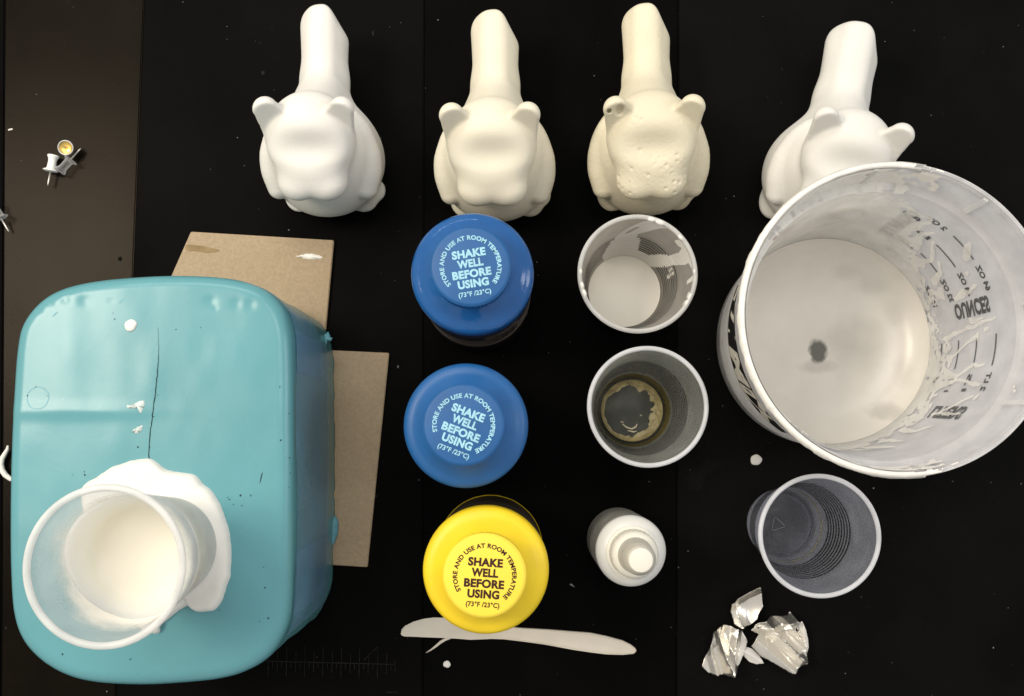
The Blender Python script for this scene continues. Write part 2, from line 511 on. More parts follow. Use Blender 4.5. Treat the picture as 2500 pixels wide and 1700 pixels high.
# ------------------------------------------------------------------ animal figurines (signed distance field -> one mesh)
def surface_nets(F, org, h):
    s = F < 0
    nx, ny, nz = F.shape
    cx, cy, cz = nx - 1, ny - 1, nz - 1
    off = [(i, j, k) for i in (0, 1) for j in (0, 1) for k in (0, 1)]
    cs = {o_: F[o_[0]:o_[0] + cx, o_[1]:o_[1] + cy, o_[2]:o_[2] + cz] for o_ in off}
    cnt = sum((c < 0).astype(np.int8) for c in cs.values())
    act = (cnt > 0) & (cnt < 8)
    idx = -np.ones(act.shape, np.int64)
    ii = np.argwhere(act); idx[act] = np.arange(len(ii))
    acc = np.zeros((len(ii), 3)); num = np.zeros(len(ii))
    val = {o_: c[act] for o_, c in cs.items()}
    for a in off:
        for ax in range(3):
            if a[ax] == 0:
                b = list(a); b[ax] = 1; b = tuple(b)
                fa, fb = val[a], val[b]
                m = (fa < 0) != (fb < 0)
                t = np.where(m, fa / np.where(m, fa - fb, 1), 0)
                p = np.array(a, float)[None, :].repeat(len(ii), 0)
                p[:, ax] += t
                acc[m] += p[m]; num[m] += 1
    V = (ii + acc / num[:, None]) * h + np.array(org)
    faces = []
    for ax in range(3):
        u, w = (ax + 1) % 3, (ax + 2) % 3
        sl0 = [slice(None)] * 3; sl1 = [slice(None)] * 3
        sl0[ax] = slice(0, -1); sl1[ax] = slice(1, None)
        a, b = s[tuple(sl0)], s[tuple(sl1)]
        e = np.argwhere(a != b)
        for_in = a[tuple(e.T)]
        ok = (e[:, u] > 0) & (e[:, w] > 0) & (e[:, u] < F.shape[u] - 1) & (e[:, w] < F.shape[w] - 1)
        e = e[ok]; for_in = for_in[ok]
        q = []
        for du, dw in ((0, 0), (-1, 0), (-1, -1), (0, -1)):
            c = e.copy(); c[:, u] += du; c[:, w] += dw
            q.append(idx[tuple(c.T)])
        q = np.stack(q, 1)
        q[~for_in] = q[~for_in][:, ::-1]
        faces.append(q)
    return V, np.concatenate(faces)

def smin(a, b, k):
    h = np.clip(0.5 + 0.5 * (b - a) / k, 0, 1)
    return b * (1 - h) + a * h - k * h * (1 - h)
def smax(a, b, k): return -smin(-a, -b, k)

def ell(X, Y, Z, c, r, rot=None):
    x, y, z = X - c[0], Y - c[1], Z - c[2]
    if rot is not None:
        m = np.array(Matrix.Rotation(R(rot[2]), 3, 'Z') @ Matrix.Rotation(R(rot[1]), 3, 'Y') @ Matrix.Rotation(R(rot[0]), 3, 'X')).T
        x, y, z = m[0, 0] * x + m[0, 1] * y + m[0, 2] * z, m[1, 0] * x + m[1, 1] * y + m[1, 2] * z, m[2, 0] * x + m[2, 1] * y + m[2, 2] * z
    k0 = np.sqrt((x / r[0]) ** 2 + (y / r[1]) ** 2 + (z / r[2]) ** 2)
    k1 = np.sqrt((x / r[0] ** 2) ** 2 + (y / r[1] ** 2) ** 2 + (z / r[2] ** 2) ** 2)
    return k0 * (k0 - 1.0) / np.maximum(k1, 1e-6)

def caps(X, Y, Z, a, b, ra, rb, zs=1.0):
    ax, ay, az = a; bx, by, bz = b
    dx, dy, dz = bx - ax, by - ay, bz - az
    L = dx * dx + dy * dy + dz * dz
    t = np.clip(((X - ax) * dx + (Y - ay) * dy + (Z - az) * dz) / L, 0, 1)
    return np.sqrt((X - ax - t * dx) ** 2 + (Y - ay - t * dy) ** 2 + ((Z - az - t * dz) / zs) ** 2) - (ra + (rb - ra) * t)

def figurine_mesh(pits=(), chip=None, flash=(), h=1.0, tailyaw=0.0, tw=1.0):
    lo = np.array([-50, -50, -3.0]); hi = np.array([50, 110, 122.0])
    ax = [np.arange(lo[i], hi[i], h) for i in range(3)]
    X, Y, Z = np.meshgrid(*ax, indexing='ij')
    X = X.astype(np.float32); Y = Y.astype(np.float32); Z = Z.astype(np.float32)
    E = lambda c, r, rot=None: ell(X, Y, Z, c, r, rot)
    D = E((0, 0, 27), (39, 38, 37))
    D = smin(D, E((0, 4, 52), (33, 30, 28)), 16)
    # tail: tall ridge running backwards, dipping in the middle
    ty = math.tan(R(tailyaw))
    T = caps(X, Y, Z, (0, 18, 48), (0, 50, 39), 15.0 * tw, 14.7 * tw, 1.35)
    T = smin(T, caps(X, Y, Z, (0, 50, 39), (ty * 30, 86, 43), 14.7 * tw, 16.2 * tw, 1.25), 8)
    T = smax(T, (X - 15.2 * tw) * 0.84 + (Y - 80) * 0.54, 1.6)
    T = smax(T, (X - 10.5 * tw) * 0.80 + (Z - 52) * 0.60, 3)
    T = smax(T, (-X - 11.5 * tw) * 0.80 + (Z - 52) * 0.60, 3)
    T = smax(T, Z - 58.5, 5)
    T = smax(T, Y - 101.0, 10)
    D = smin(D, T, 13)
    D = smin(D, caps(X, Y, Z, (0, 10, 80), (0, 34, 50), 17, 15), 9)
    # arms with a crease against the body
    for sx in (-1, 1):
        cpt = np.array([(22, 18, 62, 5.5), (27.5, 10, 57, 7.2), (31, -2, 50.5, 8.6), (31.2, -12, 44.5, 8.8), (29, -21.5, 39, 7.6)])
        tt = np.linspace(0, 4, 15)
        cq = np.stack([np.interp(tt, range(5), cpt[:, q]) for q in range(4)], 1)
        cq[1:-1] = (cq[:-2] + 2 * cq[1:-1] + cq[2:]) / 4
        A = None
        for p_, q_ in zip(cq[:-1], cq[1:]):
            seg = caps(X, Y, Z, (sx * p_[0], p_[1], p_[2]), (sx * q_[0], q_[1], q_[2]), p_[3], q_[3])
            A = seg if A is None else np.minimum(A, seg)
        D = smin(D, A, 2.0)
        D = smin(D, E((sx * 23, -18, 4), (10, 12, 5)), 8)
    # head: broad wedge with a dished bridge and a two-lobed muzzle
    Hd = E((0, 1, 84), (27, 26, 20), (10, 0, 0))
    Hd = smin(Hd, E((0, -8, 76), (25, 20, 18)), 9)
    Mz = smin(E((-8.8, -26, 73.5), (13.2, 12.6, 10.8)), E((8.8, -26, 73.5), (13.2, 12.6, 10.8)), 1.2)
    Mz = smin(Mz, E((0, -24.6, 74), (14, 12.2, 11.0)), 3)
    Mz = smin(Mz, E((0, -20, 77), (18, 12, 8)), 5)
    Hd = smin(Hd, Mz, 6)
    Hd = smax(Hd, -E((0, -15, 105), (27, 9, 12.2)), 12)
    for sx in (-1, 1):
        Er = caps(X, Y, Z, (sx * 14.0, -1, 84), (sx * 22.8, 9.5, 105), 14.5, 7.6)
        n = np.array([sx * -0.22, -0.88, 0.40]); n /= np.linalg.norm(n)
        c = (sx * 21.5, 6.5, 99)
        pl = (X - c[0]) * n[0] + (Y - c[1]) * n[1] + (Z - c[2]) * n[2] - 1.2
        Er = smax(Er, pl, 1.6)
        Hd = smin(Hd, Er, 2.2)
    D = smin(D, Hd, 5)
    for (c, r) in flash:
        D = smin(D, E(c, r), 2)
    # gentle hand-made unevenness
    D = D + 0.35 * np.sin(X * 0.13 + 1.3) * np.sin(Y * 0.11 + .5) * np.sin(Z * 0.12 + .2)
    D = smax(D, -Z, 1.5)
    for (c, r) in pits:
        D = smax(D, -(np.sqrt((X - c[0]) ** 2 + (Y - c[1]) ** 2 + (Z - c[2]) ** 2) - r), 0.5)
    if chip:
        for (c, r) in chip:
            D = smax(D, -E(c, r), 0.8)
    return surface_nets(D, lo, h)

FIG_Z = 0.0
def figurine(px, py, yaw, lean, mat, label, **kw):
    V, Fc = figurine_mesh(**kw)
    o = mesh_obj('animal_figurine', V * 0.001, Fc, mat)
    c = P(px, py, 0.0)
    o.location = (c.x, c.y, FIG_Z)
    o.rotation_euler = (0, R(lean), R(yaw))
    tag(o, label, 'figurine', 'plaster animal figurines')
    return o

fl = [((30, -15, 4), (7, 8, 4))]
figurine(815, 418, 0, 0, M['plaster_w'], 'smooth white cast animal figurine, leftmost, nearest the push pins', flash=fl)
figurine(1216, 430, 0, -2, M['plaster_c'], 'cream cast animal figurine directly behind the wet blue capped bottle', flash=fl)
# yellowed cast: many pin holes on the muzzle and a chipped ear
rp = random.Random(4)
pits = []
def head_surface(xx, yy):  # approximate upper surface height of the muzzle / face
    return None
for i in range(64):
    xx = rp.uniform(-21, 21)
    yy = rp.choice([rp.uniform(-37, -15), rp.uniform(-37, -15), rp.uniform(-37, -15), rp.uniform(-37, -15), rp.uniform(-37, -15), rp.uniform(-22, 6)])
    pits.append((xx, yy, rp.choice([.40, .5, .6, .95])))
V0, F0 = figurine_mesh(h=1.6)
pp = []
for xx, yy, rr in pits:
    d = np.hypot(V0[:, 0] - xx, V0[:, 1] - yy)
    near = V0[d < 2.0]
    if len(near):
        nr = near[near[:, 2] > near[:, 2].max() - 4]
        q = nr[np.argmin(np.hypot(nr[:, 0] - xx, nr[:, 1] - yy))]
        pp.append((tuple(q), rr))
figurine(1572, 415, 0, -4, M['plaster_y'], 'yellowed cast animal figurine with pitted muzzle and a chipped ear', h=0.75, pits=pp,
         chip=[((-20.5, 8.2, 106), (3.0, 3.4, 5.5)), ((-27, 9.0, 106), (1.7, 2.0, 3))], flash=fl)
figurine(1976, 455, -13, 0, M['plaster_b'], 'bright white cast animal figurine partly hidden behind the mixing bucket', flash=fl, tw=1.14)

# ------------------------------------------------------------------ chipboard pieces
def board(name, pts, label):
    o = slab(name, [P(a, b, 0.003) for a, b in pts], 0.0003, 0.0033, M['chip'], 0.0005, kind=None)
    return tag(o, label, 'chipboard', 'chipboard offcuts')
bd1 = board('chipboard_piece', [(466, 566), (815, 587), (792, 842), (344, 842)], 'tan chipboard offcut under top edge of the teal block, with plaster smear')
bd2 = board('chipboard_piece', [(600, 846), (950, 862), (897, 1385), (600, 1366)], 'larger brown chipboard offcut sticking out right side of the teal block')
# stain on the upper board
st = [(456, 598), (475, 599), (505, 603), (537, 612), (510, 618), (480, 614), (458, 613), (453, 606)]
ol = resample(PL(st, .0033), 60)
v, f = pad(ol, [1, .6], lambda x, y, f: 0.00345 * np.ones_like(x))
mesh_obj('stain', v, f, M['stain'], bd1)
sm = [(720, 627), (740, 622), (755, 619), (783, 625), (785, 631), (765, 634), (745, 633), (735, 628)]
ol = resample(PL(sm, .0034), 70)
ol += (rng.random(ol.shape) - .5) * .0004
v, f = pad(ol, [1, .95, .7, .4], lambda x, y, f: 0.0034 + .0009 * (1 - f ** 4) * (.6 + .8 * fbm(x * 300, y * 300, 3)))
tag(mesh_obj('plaster_smear', v, f, M['drip']), 'oval white plaster smear on the tan chipboard corner', 'plaster smear')

# ------------------------------------------------------------------ teal silicone mould block
MZ0, MZ1 = 0.0036, 0.137
top_px = [(150, 705), (230, 686), (330, 676), (430, 672), (530, 676), (600, 688), (655, 712), (690, 750), (708, 800), (714, 860), (716, 1000), (716, 1200), (714, 1400), (708, 1500), (690, 1555), (655, 1605), (600, 1640), (530, 1660), (420, 1671), (330, 1674), (230, 1668), (160, 1650), (100, 1615), (55, 1565), (32, 1500), (24, 1400), (22, 1250), (25, 1100), (32, 950), (40, 850), (55, 790), (95, 738)]
NB = 420
Zo = MZ1 - 0.004
outl = resample(PL(top_px, Zo), NB)
cen = outl.mean(0)
mold = thing('silicone_mold', (0, 0, 0), 'glossy teal silicone block mold with a seam crack and a poured cup on top', 'mold')
dimp = [(208, 735, .0046, .0004), (160, 733, .0034, .0005), (122, 742, .0022, .0004), (96, 760, .0020, .0004), (515, 736, .0040, .0005), (578, 742, .0042, .00045), (611, 744, .0042, .00045), (272, 735, .0016, .0003), (525, 752, .0016, .0003)]
dpts = [(P(a, b, MZ1), r_, d_) for a, b, r_, d_ in dimp]
plug_c = P(92, 972, MZ1)
ridge_y = P(180, 1003, MZ1).y
ridge_x = P(170, 800, MZ1).x
def top_z(x, y):
    z = MZ1 + 0.0016 * (fbm(x * 14, y * 14, 5, 3) - .45) + 0.0007 * (fbm(x * 55, y * 30, 15, 2) - .4)
    for c, r_, d_ in dpts:
        z = z - d_ * np.exp(-((x - c.x) ** 2 + (y - c.y) ** 2) / (r_ * r_ * .5))
    # soft ridges on the left part, shaped to draw out lamp reflection streaks
    lx = 1 / (1 + np.exp((x - P(340, 1000, MZ1).x) / .010))
    z = z + 0.0007 * lx * np.exp(-((y - ridge_y) / .0040) ** 2)
    z = z + 0.0005 * np.exp(-((x - ridge_x) / .010) ** 2) * (1 / (1 + np.exp((ridge_y - y) / .004)))
    return z
verts = []; faces = []
# side wall rings, rounded edge, then top rings
levels = [(MZ0, 0, 1.0), (MZ0 + .003, 0, 1.0)] + [(z, 0, 1) for z in np.linspace(.012, MZ1 - .010, 26)]
wallw = []
ang = np.arctan2(outl[:, 1] - cen[1], outl[:, 0] - cen[0])
nrm = np.roll(outl, -1, 0) - np.roll(outl, 1, 0)
nrm = np.stack([nrm[:, 1], -nrm[:, 0]], 1); nrm /= np.linalg.norm(nrm, axis=1)[:, None]
if ((outl - cen) * nrm).sum() < 0: nrm = -nrm
arc = np.arange(NB) / NB
for z, _, _ in levels:
    d = 0.0007 * (fbm(arc * 40, np.full(NB, z * 60), 9) - .5) + 0.0016 * (noise2(arc * 14, np.full(NB, z * 25), 4) - .5)
    d += 0.0010 * np.exp(-(z - MZ0) / .006) * (noise2(arc * 120, np.full(NB, 1.0), 8))
    verts += [(*(outl[i] + nrm[i] * d[i]), z) for i in range(NB)]
BR = 0.0075
for t in np.linspace(0, math.pi / 2, 9)[1:]:
    ins = BR * (1 - math.cos(t)); z = MZ1 - BR + BR * math.sin(t)
    q = outl - nrm * ins
    zz = z + (top_z(q[:, 0], q[:, 1]) - MZ1) * math.sin(t)
    verts += [(q[i, 0], q[i, 1], zz[i]) for i in range(NB)]
inner = outl - nrm * BR
NR = 96
for k in range(1, NR):
    q = cen + (inner - cen) * (1 - k / NR)
    zz = top_z(q[:, 0], q[:, 1])
    verts += [(q[i, 0], q[i, 1], zz[i]) for i in range(NB)]
nrow = len(verts) // NB
for k in range(nrow - 1):
    for i in range(NB):
        j = (i + 1) % NB
        faces.append((k * NB + i, k * NB + j, (k + 1) * NB + j, (k + 1) * NB + i))
verts.append((cen[0], cen[1], float(top_z(np.array([cen[0]]), np.array([cen[1]]))[0])))
for i in range(NB):
    faces.append(((nrow - 1) * NB + i, (nrow - 1) * NB + (i + 1) % NB, len(verts) - 1))
faces.append(tuple(range(NB))[::-1])
fix_normals(mesh_obj('block', verts, faces, M['silicone'], mold))

def ribbon(pts, widths, zoff, zf=None):
    v = []; f = []
    n = len(pts)
    for i, p in enumerate(pts):
        t = pts[min(i + 1, n - 1)] - pts[max(i - 1, 0)]
        s = Vector((-t.y, t.x, 0)).normalized() * widths[i] / 2
        for q in (p - s, p + s):
            z = (zf(np.array([q.x]), np.array([q.y]))[0] if zf else q.z) + zoff
            v.append((q.x, q.y, float(z)))
    for i in range(n - 1):
        f.append((2 * i, 2 * i + 1, 2 * i + 3, 2 * i + 2))
    return v, f
# seam crack
cpx = [(386, 800), (388, 850), (386, 900), (382, 935), (379, 965), (374, 1000), (369, 1040), (365, 1080), (363, 1122)]
cp = np.array(cpx, float)
ys = np.linspace(cp[0, 1], cp[-1, 1], 60)
xs = np.interp(ys, cp[:, 1], cp[:, 0]) + (rng.random(60) - .5) * 1.6
wd = [0.00012 + .00042 * min(1, max(0, (y - 830) / 90)) * (0.7 + .6 * rng.random()) for y in ys]
v, f = ribbon([P(a, b, MZ1) for a, b in zip(xs, ys)], wd, 0.00012, top_z)
mesh_obj('crack', v, f, M['crack'], mold)
# little dark bubbles in the surface
g_ = Geo()
for (a, b) in [(87, 945), (115, 967), (277, 765), (281, 780), (385, 965), (374, 1017), (337, 1092), (366, 1092), (178, 1160), (207, 1160), (556, 1215), (560, 1220), (587, 1210), (612, 1210), (536, 1490), (318, 1610), (707, 1118), (709, 1155), (685, 1075), (706, 1010), (590, 1235), (570, 1232), (705, 1190), (490, 800), (430, 805), (683, 945), (66, 966), (647, 1435), (655, 1510), (634, 1517), (644, 1385), (152, 1598), (206, 1152)]:
    c = P(a, b, MZ1); s = random.uniform(.00025, .0006)
    z = float(top_z(np.array([c.x]), np.array([c.y]))[0]) + .00012
    n = 7; ph = random.uniform(0, 6)
    mesh_obj('bubble_mark', [(c.x + s * random.uniform(.6, 1.2) * math.cos(ph + 6.283 * j / n), c.y + s * random.uniform(.6, 1.2) * math.sin(ph + 6.283 * j / n), z) for j in range(n)], [tuple(range(n))], M['crack'], mold, smooth=False)
c0 = [(641, 1154), (638, 1163), (636, 1172), (634, 1180)]
v, f = ribbon([P(a, b, MZ1) for a, b in c0], [.0003, .0006, .0005, .0002], .00012, top_z); mesh_obj('scratch', v, f, M['crack'], mold)
for c0 in ([(128, 773), (134, 768), (141, 762)], [(292, 741), (298, 734), (304, 730)]):
    v, f = ribbon([P(a, b, MZ1) for a, b in c0], [.0003, .0009, .0003], .00012, top_z); mesh_obj('scratch', v, f, M['silicone_s'], mold)
# round plug outline
v, f = [], []
n = 80
for k in range(n):
    a = 2 * math.pi * k / n
    for rr in (.0059, .0063):
        rj = rr + .0001 * math.sin(5 * a) * 1
        q = (plug_c.x + rj * math.cos(a), plug_c.y + rj * math.sin(a))
        z = float(top_z(np.array([q[0]]), np.array([q[1]]))[0]) + .0001
        v.append((*q, z))
for k in range(n):
    f.append((2 * k, 2 * k + 1, (2 * k + 3) % (2 * n), (2 * k + 2) % (2 * n)))
mesh_obj('plug_ring', v, f, M['silicone_s'], mold)
# clear packing tape wrapped round the right flank
def side_index(px, py, z):
    w = P(px, py, z); d = np.hypot(outl[:, 0] - w.x, outl[:, 1] - w.y); return int(np.argmin(d))
i0 = side_index(706, 800, Zo); i1 = side_index(700, 1510, Zo)
def wall_band(i0, i1, z0, z1, off, mat, name, skew=0.0):
    step = 1 if ((i1 - i0) % NB) < NB / 2 else -1
    ids = []; i = i0
    while True:
        ids.append(i)
        if i == i1: break
        i = (i + step) % NB
    v, f = [], []
    zs = np.linspace(z0, z1, 14)
    for i in ids:
        for z in zs:
            zz = float(z)
            d = 0.0007 * (fbm(np.array([arc[i] * 40]), np.array([zz * 60]), 9)[0] - .5) + 0.0016 * (noise2(np.array([arc[i] * 14]), np.array([zz * 25]), 4)[0] - .5)
            q = outl[i] + nrm[i] * (d + off)
            v.append((q[0], q[1], zz))
    m = len(zs)
    for a in range(len(ids) - 1):
        for b in range(m - 1):
            f.append((a * m + b, (a + 1) * m + b, (a + 1) * m + b + 1, a * m + b + 1))
    return fix_normals(mesh_obj(name, v, f, mat, mold))
wall_band(i0, i1, .030, MZ1 - .011, .0006, M['tape'], 'packing_tape')
wall_band(side_index(690, 750, Zo), side_index(714, 905, Zo), .052, MZ1 - .010, .0009, M['tape'], 'packing_tape')
wall_band(side_index(716, 1350, Zo), side_index(690, 1555, Zo), .020, MZ1 - .012, .0009, M['tape'], 'packing_tape')
# torn flash at the parting line
def scrap(pts, z, th, name='flash_scrap'):
    ol = resample(PL(pts, z), 40, smooth=False)
    ol += (rng.random(ol.shape) - .5) * .0006
    v, f = pad(ol, [1, .8, .4], lambda x, y, f: z + th * (1 - f * f) + .0012 * fbm(x * 400, y * 400, 2))
    v2 = [(a, b, z - .0006) for a, b, c in v[:40]]
    b0 = len(v); v += v2
    f += [(i, b0 + i, b0 + (i + 1) % 40, (i + 1) % 40) for i in range(40)] + [tuple(b0 + i for i in range(40))]
    fix_normals(mesh_obj(name, v, f, M['silicone_s'], mold))
scrap([(792, 818), (802, 810), (806, 822), (812, 826), (808, 834), (800, 832), (797, 845), (788, 838)], .022, .001)
scrap([(808, 1260), (820, 1262), (827, 1272), (825, 1300), (818, 1325), (808, 1335), (804, 1300)], .006, .002)
# side wrinkles / cracks
g_ = Geo()
def wall_line(pp, zs, w):
    prev = []
    for (px, py), z in zip(pp, zs):
        i = side_index(px, py, z); prev.append((i, z))
    n = 24
    ii = np.interp(np.linspace(0, 1, n), np.linspace(0, 1, len(prev)), [p[0] for p in prev])
    zz = np.interp(np.linspace(0, 1, n), np.linspace(0, 1, len(prev)), [p[1] for p in prev])
    v, f = [], []
    for a, z in zip(ii, zz):
        i = int(a) % NB; j = (i + 1) % NB; t = a - int(a)
        q = outl[i] * (1 - t) + outl[j] * t + nrm[i] * (.0016)
        z = z + random.uniform(-.0004, .0004)
        v += [(q[0], q[1], z - w), (q[0], q[1], z + w)]
    for k in range(n - 1): f.append((2 * k, 2 * k + 1, 2 * k + 3, 2 * k + 2))
    mesh_obj('flank_crack', v, f, M['crack'], mold)
wall_line([(742, 742), (755, 765), (762, 800)], [.052, .046, .036], .0005)
wall_line([(800, 1440), (790, 1495)], [.02, .016], .0003)

# plaster drop on the mould + dried smears
def drop(px, py, z, r_px, name, label, cat, mat, hgt=.35, seed=0, surf=None):
    c = P(px, py, z); s = (CAM_H - z) / F_PX
    r_ = r_px * s
    n = 40
    a = np.linspace(0, 2 * math.pi, n, endpoint=False)
    rr = r_ * (1 + .05 * np.sin(2 * a + seed) + .03 * np.sin(3 * a + 2 * seed) + .03 * np.sin(5 * a + seed))
    ol = np.stack([c.x + rr * np.cos(a), c.y + rr * np.sin(a)], 1)
    zb = z if surf is None else float(surf(np.array([c.x]), np.array([c.y]))[0])
    v, f = pad(ol, [1, 1.0, .97, .88, .7, .45, .2], lambda x, y, f: zb + r_ * hgt * math.sqrt(max(0, 1 - f ** 2.5)), center=(c.x, c.y))
    for i in range(n): v[i] = (v[i][0], v[i][1], zb - .0004)
    o = fix_normals(mesh_obj(name, v, f, mat))
    return tag(o, label, cat)
drop(320, 795, MZ1, 15, 'plaster_drop', 'round white plaster drop on top of the teal block', 'plaster drop', M['drip'], .5, 0, top_z)
drop(1846, 1123, 0, 13.5, 'plaster_drop', 'round white drop on the table below the mixing bucket', 'plaster drop', M['plaster_w'], .3, 1)
drop(1091, 1622, 0, 8.5, 'plaster_drop', 'small white drop on the table below the plastic knife', 'plaster drop', M['plaster_w'], .4, 2)
def smear(pts, seed, label):
    ol = resample(PL(pts, MZ1), 60)
    ol += (rng.random(ol.shape) - .5) * .0007
    v, f = pad(ol, [1, .9, .6, .3], lambda x, y, f: top_z(x, y) + .0001 + .0007 * (1 - f ** 3) * (.4 + 1.2 * fbm(x * 500, y * 500, seed)))
    return tag(mesh_obj('plaster_smear', v, f, M['scab']), label, 'plaster smear')
smear([(310, 992), (330, 985), (345, 978), (353, 982), (350, 998), (343, 1008), (338, 998), (322, 998)], 1, 'ragged dried plaster smear beside the crack on teal block, upper one')
smear([(324, 1050), (335, 1043), (347, 1040), (345, 1052), (334, 1058), (325, 1057)], 2, 'small oval dried plaster smear by the crack, below the ragged one')

# ------------------------------------------------------------------ spilled plaster + cup standing in it
spill_px = [(200, 1190), (235, 1165), (270, 1143), (320, 1124), (360, 1119), (380, 1125), (405, 1145), (440, 1153), (475, 1160), (500, 1183), (525, 1210), (545, 1250), (560, 1295), (565, 1350), (563, 1400), (552, 1440), (540, 1470), (525, 1488), (505, 1494), (482, 1494), (468, 1485), (464, 1477), (440, 1490), (415, 1508), (400, 1520), (392, 1530), (390, 1543), (380, 1548), (362, 1546), (345, 1540), (320, 1500), (280, 1450), (240, 1380), (215, 1300), (200, 1230)]
ZS = MZ1
ol = resample(PL(spill_px, ZS), 260)
cc = P(415, 1330, ZS)
ol += 0.0009 * (np.stack([fbm(np.arange(260) * .22, np.zeros(260), 3), fbm(np.arange(260) * .22, np.ones(260) * 5, 4)], 1) - .47)
def spill_z(x, y, f):
    e = 1 - f
    d = np.hypot(x - cc.x, y - cc.y)
    edge = 0.0052 * (1 - math.exp(-e / .035)) if f < 1 else 0.0
    ring = 0.0035 / (1 + np.exp((d - .0290) / .0012))
    return top_z(x, y) - .0002 + edge + ring + .0010 * (fbm(x * 90, y * 90, 6) - .5) * min(1, e * 12)
rings = [1, .999, .99, .98, .965, .95, .93, .90, .86, .82, .78, .74, .70, .66, .62, .58, .5, .4, .3, .2, .1]
v, f = pad(ol, rings, spill_z, center=(cc.x, cc.y))
tag(mesh_obj('plaster_spill', v, f, M['plaster_b']), 'thick puddle of cream plaster round the cup on the teal block', 'plaster spill')

def lerp_r(prof):
    zz = [p[1] for p in prof]; rr = [p[0] for p in prof]
    return lambda z: np.interp(z, zz, rr)

RIB0, RIBP = .0212, .0039
def cup_profile(h=.090, rb=.0232, rt=.0345, ribs=True):
    out = [(0.0, .0028), (rb * .80, .0028), (rb * .84, .0024), (rb * .86, .0008), (rb * .90, .0), (rb * .97, .0003), (rb, .0016)]
    zs = set(np.linspace(.004, .0205, 24)) | set(np.linspace(.0565, h - .0025, 50))
    if ribs:
        for q in range(9): zs |= {RIB0 + RIBP * q + d_ for d_ in (0, .0001, .0018, .0019, .0028)}
    zs = sorted(zs)
    for z in zs:
        r_ = rb + (rt - rb) * z / h
        if ribs and RIB0 <= z < .0562:
            t_ = (z - RIB0 + 1e-7) % RIBP
            r_ += .00025 if .00005 < t_ < .00185 else 0
        if ribs and z >= .056: r_ += .0005
        out.append((r_, z))
    return out

def make_cup(loc, label, mat, rim_mat, group=None, h=.090, rb=.0232, rt=.0345, ribs=True, open_bottom=False, rot=(0, 0, 0), rw=.0014):
    root = thing('plastic_cup', loc, label, 'cup', group, rot)
    prof = cup_profile(h, rb, rt, ribs)
    rf = lerp_r([p for p in prof if p[1] >= .0016 and p[0] > rb * .99])
    if open_bottom:
        prof = [p for p in prof if p[1] > .003]
    th = .0004
    inner = [(max(0, r_ - th) if r_ > th else 0, z + (.0004 if z < .003 else 0)) for r_, z in prof][::-1]
    wl = lathe_obj('wall', prof + inner, mat, root, 128, sharp=60)
    if ribs:
        wl.data.materials.append(M['rib_shade'])
        for pl in wl.data.polygons:
            z = pl.center.z
            if RIB0 < z < .0562 and (z - RIB0) % RIBP < .0019: pl.material_index = 1
    # rolled rim
    ring = []
    for k in range(16):
        a = 2 * math.pi * k / 16
        ring.append((rt + .0006 + rw * math.cos(a), h - .0022 + .0016 * math.sin(a)))
    lathe_obj('rim', ring, rim_mat, root, 128, closed=True)
    return root, rf

ZC4 = MZ1 + .0035
c4 = P(255, 1383, ZC4 + .088)
cup4, rf4 = make_cup((c4.x, c4.y, ZC4), 'frosted cup standing in spilled plaster on the teal block', M['cup_frost'], M['rim_w'], 'translucent plastic cups', ribs=False, rb=.0265, rt=.0350, rw=.0017)
# set plaster inside: flat top, softly climbing the left wall
ol = np.stack([np.cos(np.linspace(0, 2 * np.pi, 128, endpoint=False)), np.sin(np.linspace(0, 2 * np.pi, 128, endpoint=False))], 1)
vv = []; ff = []
def fill_top(a): return .047 + .012 * np.clip(np.cos(a - R(160)), 0, 1) ** 1.2 + .0015 * np.sin(3 * a)
aa = np.linspace(0, 2 * math.pi, 128, endpoint=False)
zt = fill_top(aa)
prof_rings = []
for t in np.linspace(0, 1, 14):
    z = .0045 + (zt - .0045) * t
    prof_rings.append((rf4(z) - .00055, z))
for q, dz in ((.985, .0002), (.96, -.0006), (.92, -.0016), (.86, -.0030), (.80, -.0044), (.74, -.0053), (.6, -.0060), (.3, -.0062)):
    base = .046
    w_ = min(1, max(0, (.97 - q) / .2)); z = (zt + dz) * (1 - w_) + (base + .002 + dz) * w_
    prof_rings.append(((rf4(zt) - .00055) * q, z))
for r_, z in prof_rings:
    for i in range(128): vv.append((r_[i] * math.cos(aa[i]), r_[i] * math.sin(aa[i]), float(z[i])))
for k in range(len(prof_rings) - 1):
    for i in range(128):
        j = (i + 1) % 128
        ff.append((k * 128 + i, k * 128 + j, (k + 1) * 128 + j, (k + 1) * 128 + i))
vv.append((0, 0, .046 + .002 - .0063)); k = len(prof_rings) - 1
for i in range(128): ff.append((k * 128 + i, k * 128 + (i + 1) % 128, len(vv) - 1))
ff.append(tuple(range(128))[::-1])
M['fill'] = pmat('set_plaster', (0.76, 0.72, 0.625), 0.5, 0.35, 0.03, 30, 0.05, 300, sss=0.7)
M['fill'].node_tree.nodes['Principled BSDF'].inputs['Subsurface Scale'].default_value = .035
o = fix_normals(mesh_obj('plaster_fill', vv, ff, M['fill']))
o.location = (c4.x, c4.y, ZC4)
tag(o, 'cream plaster set inside the frosted cup on the teal block', 'plaster')

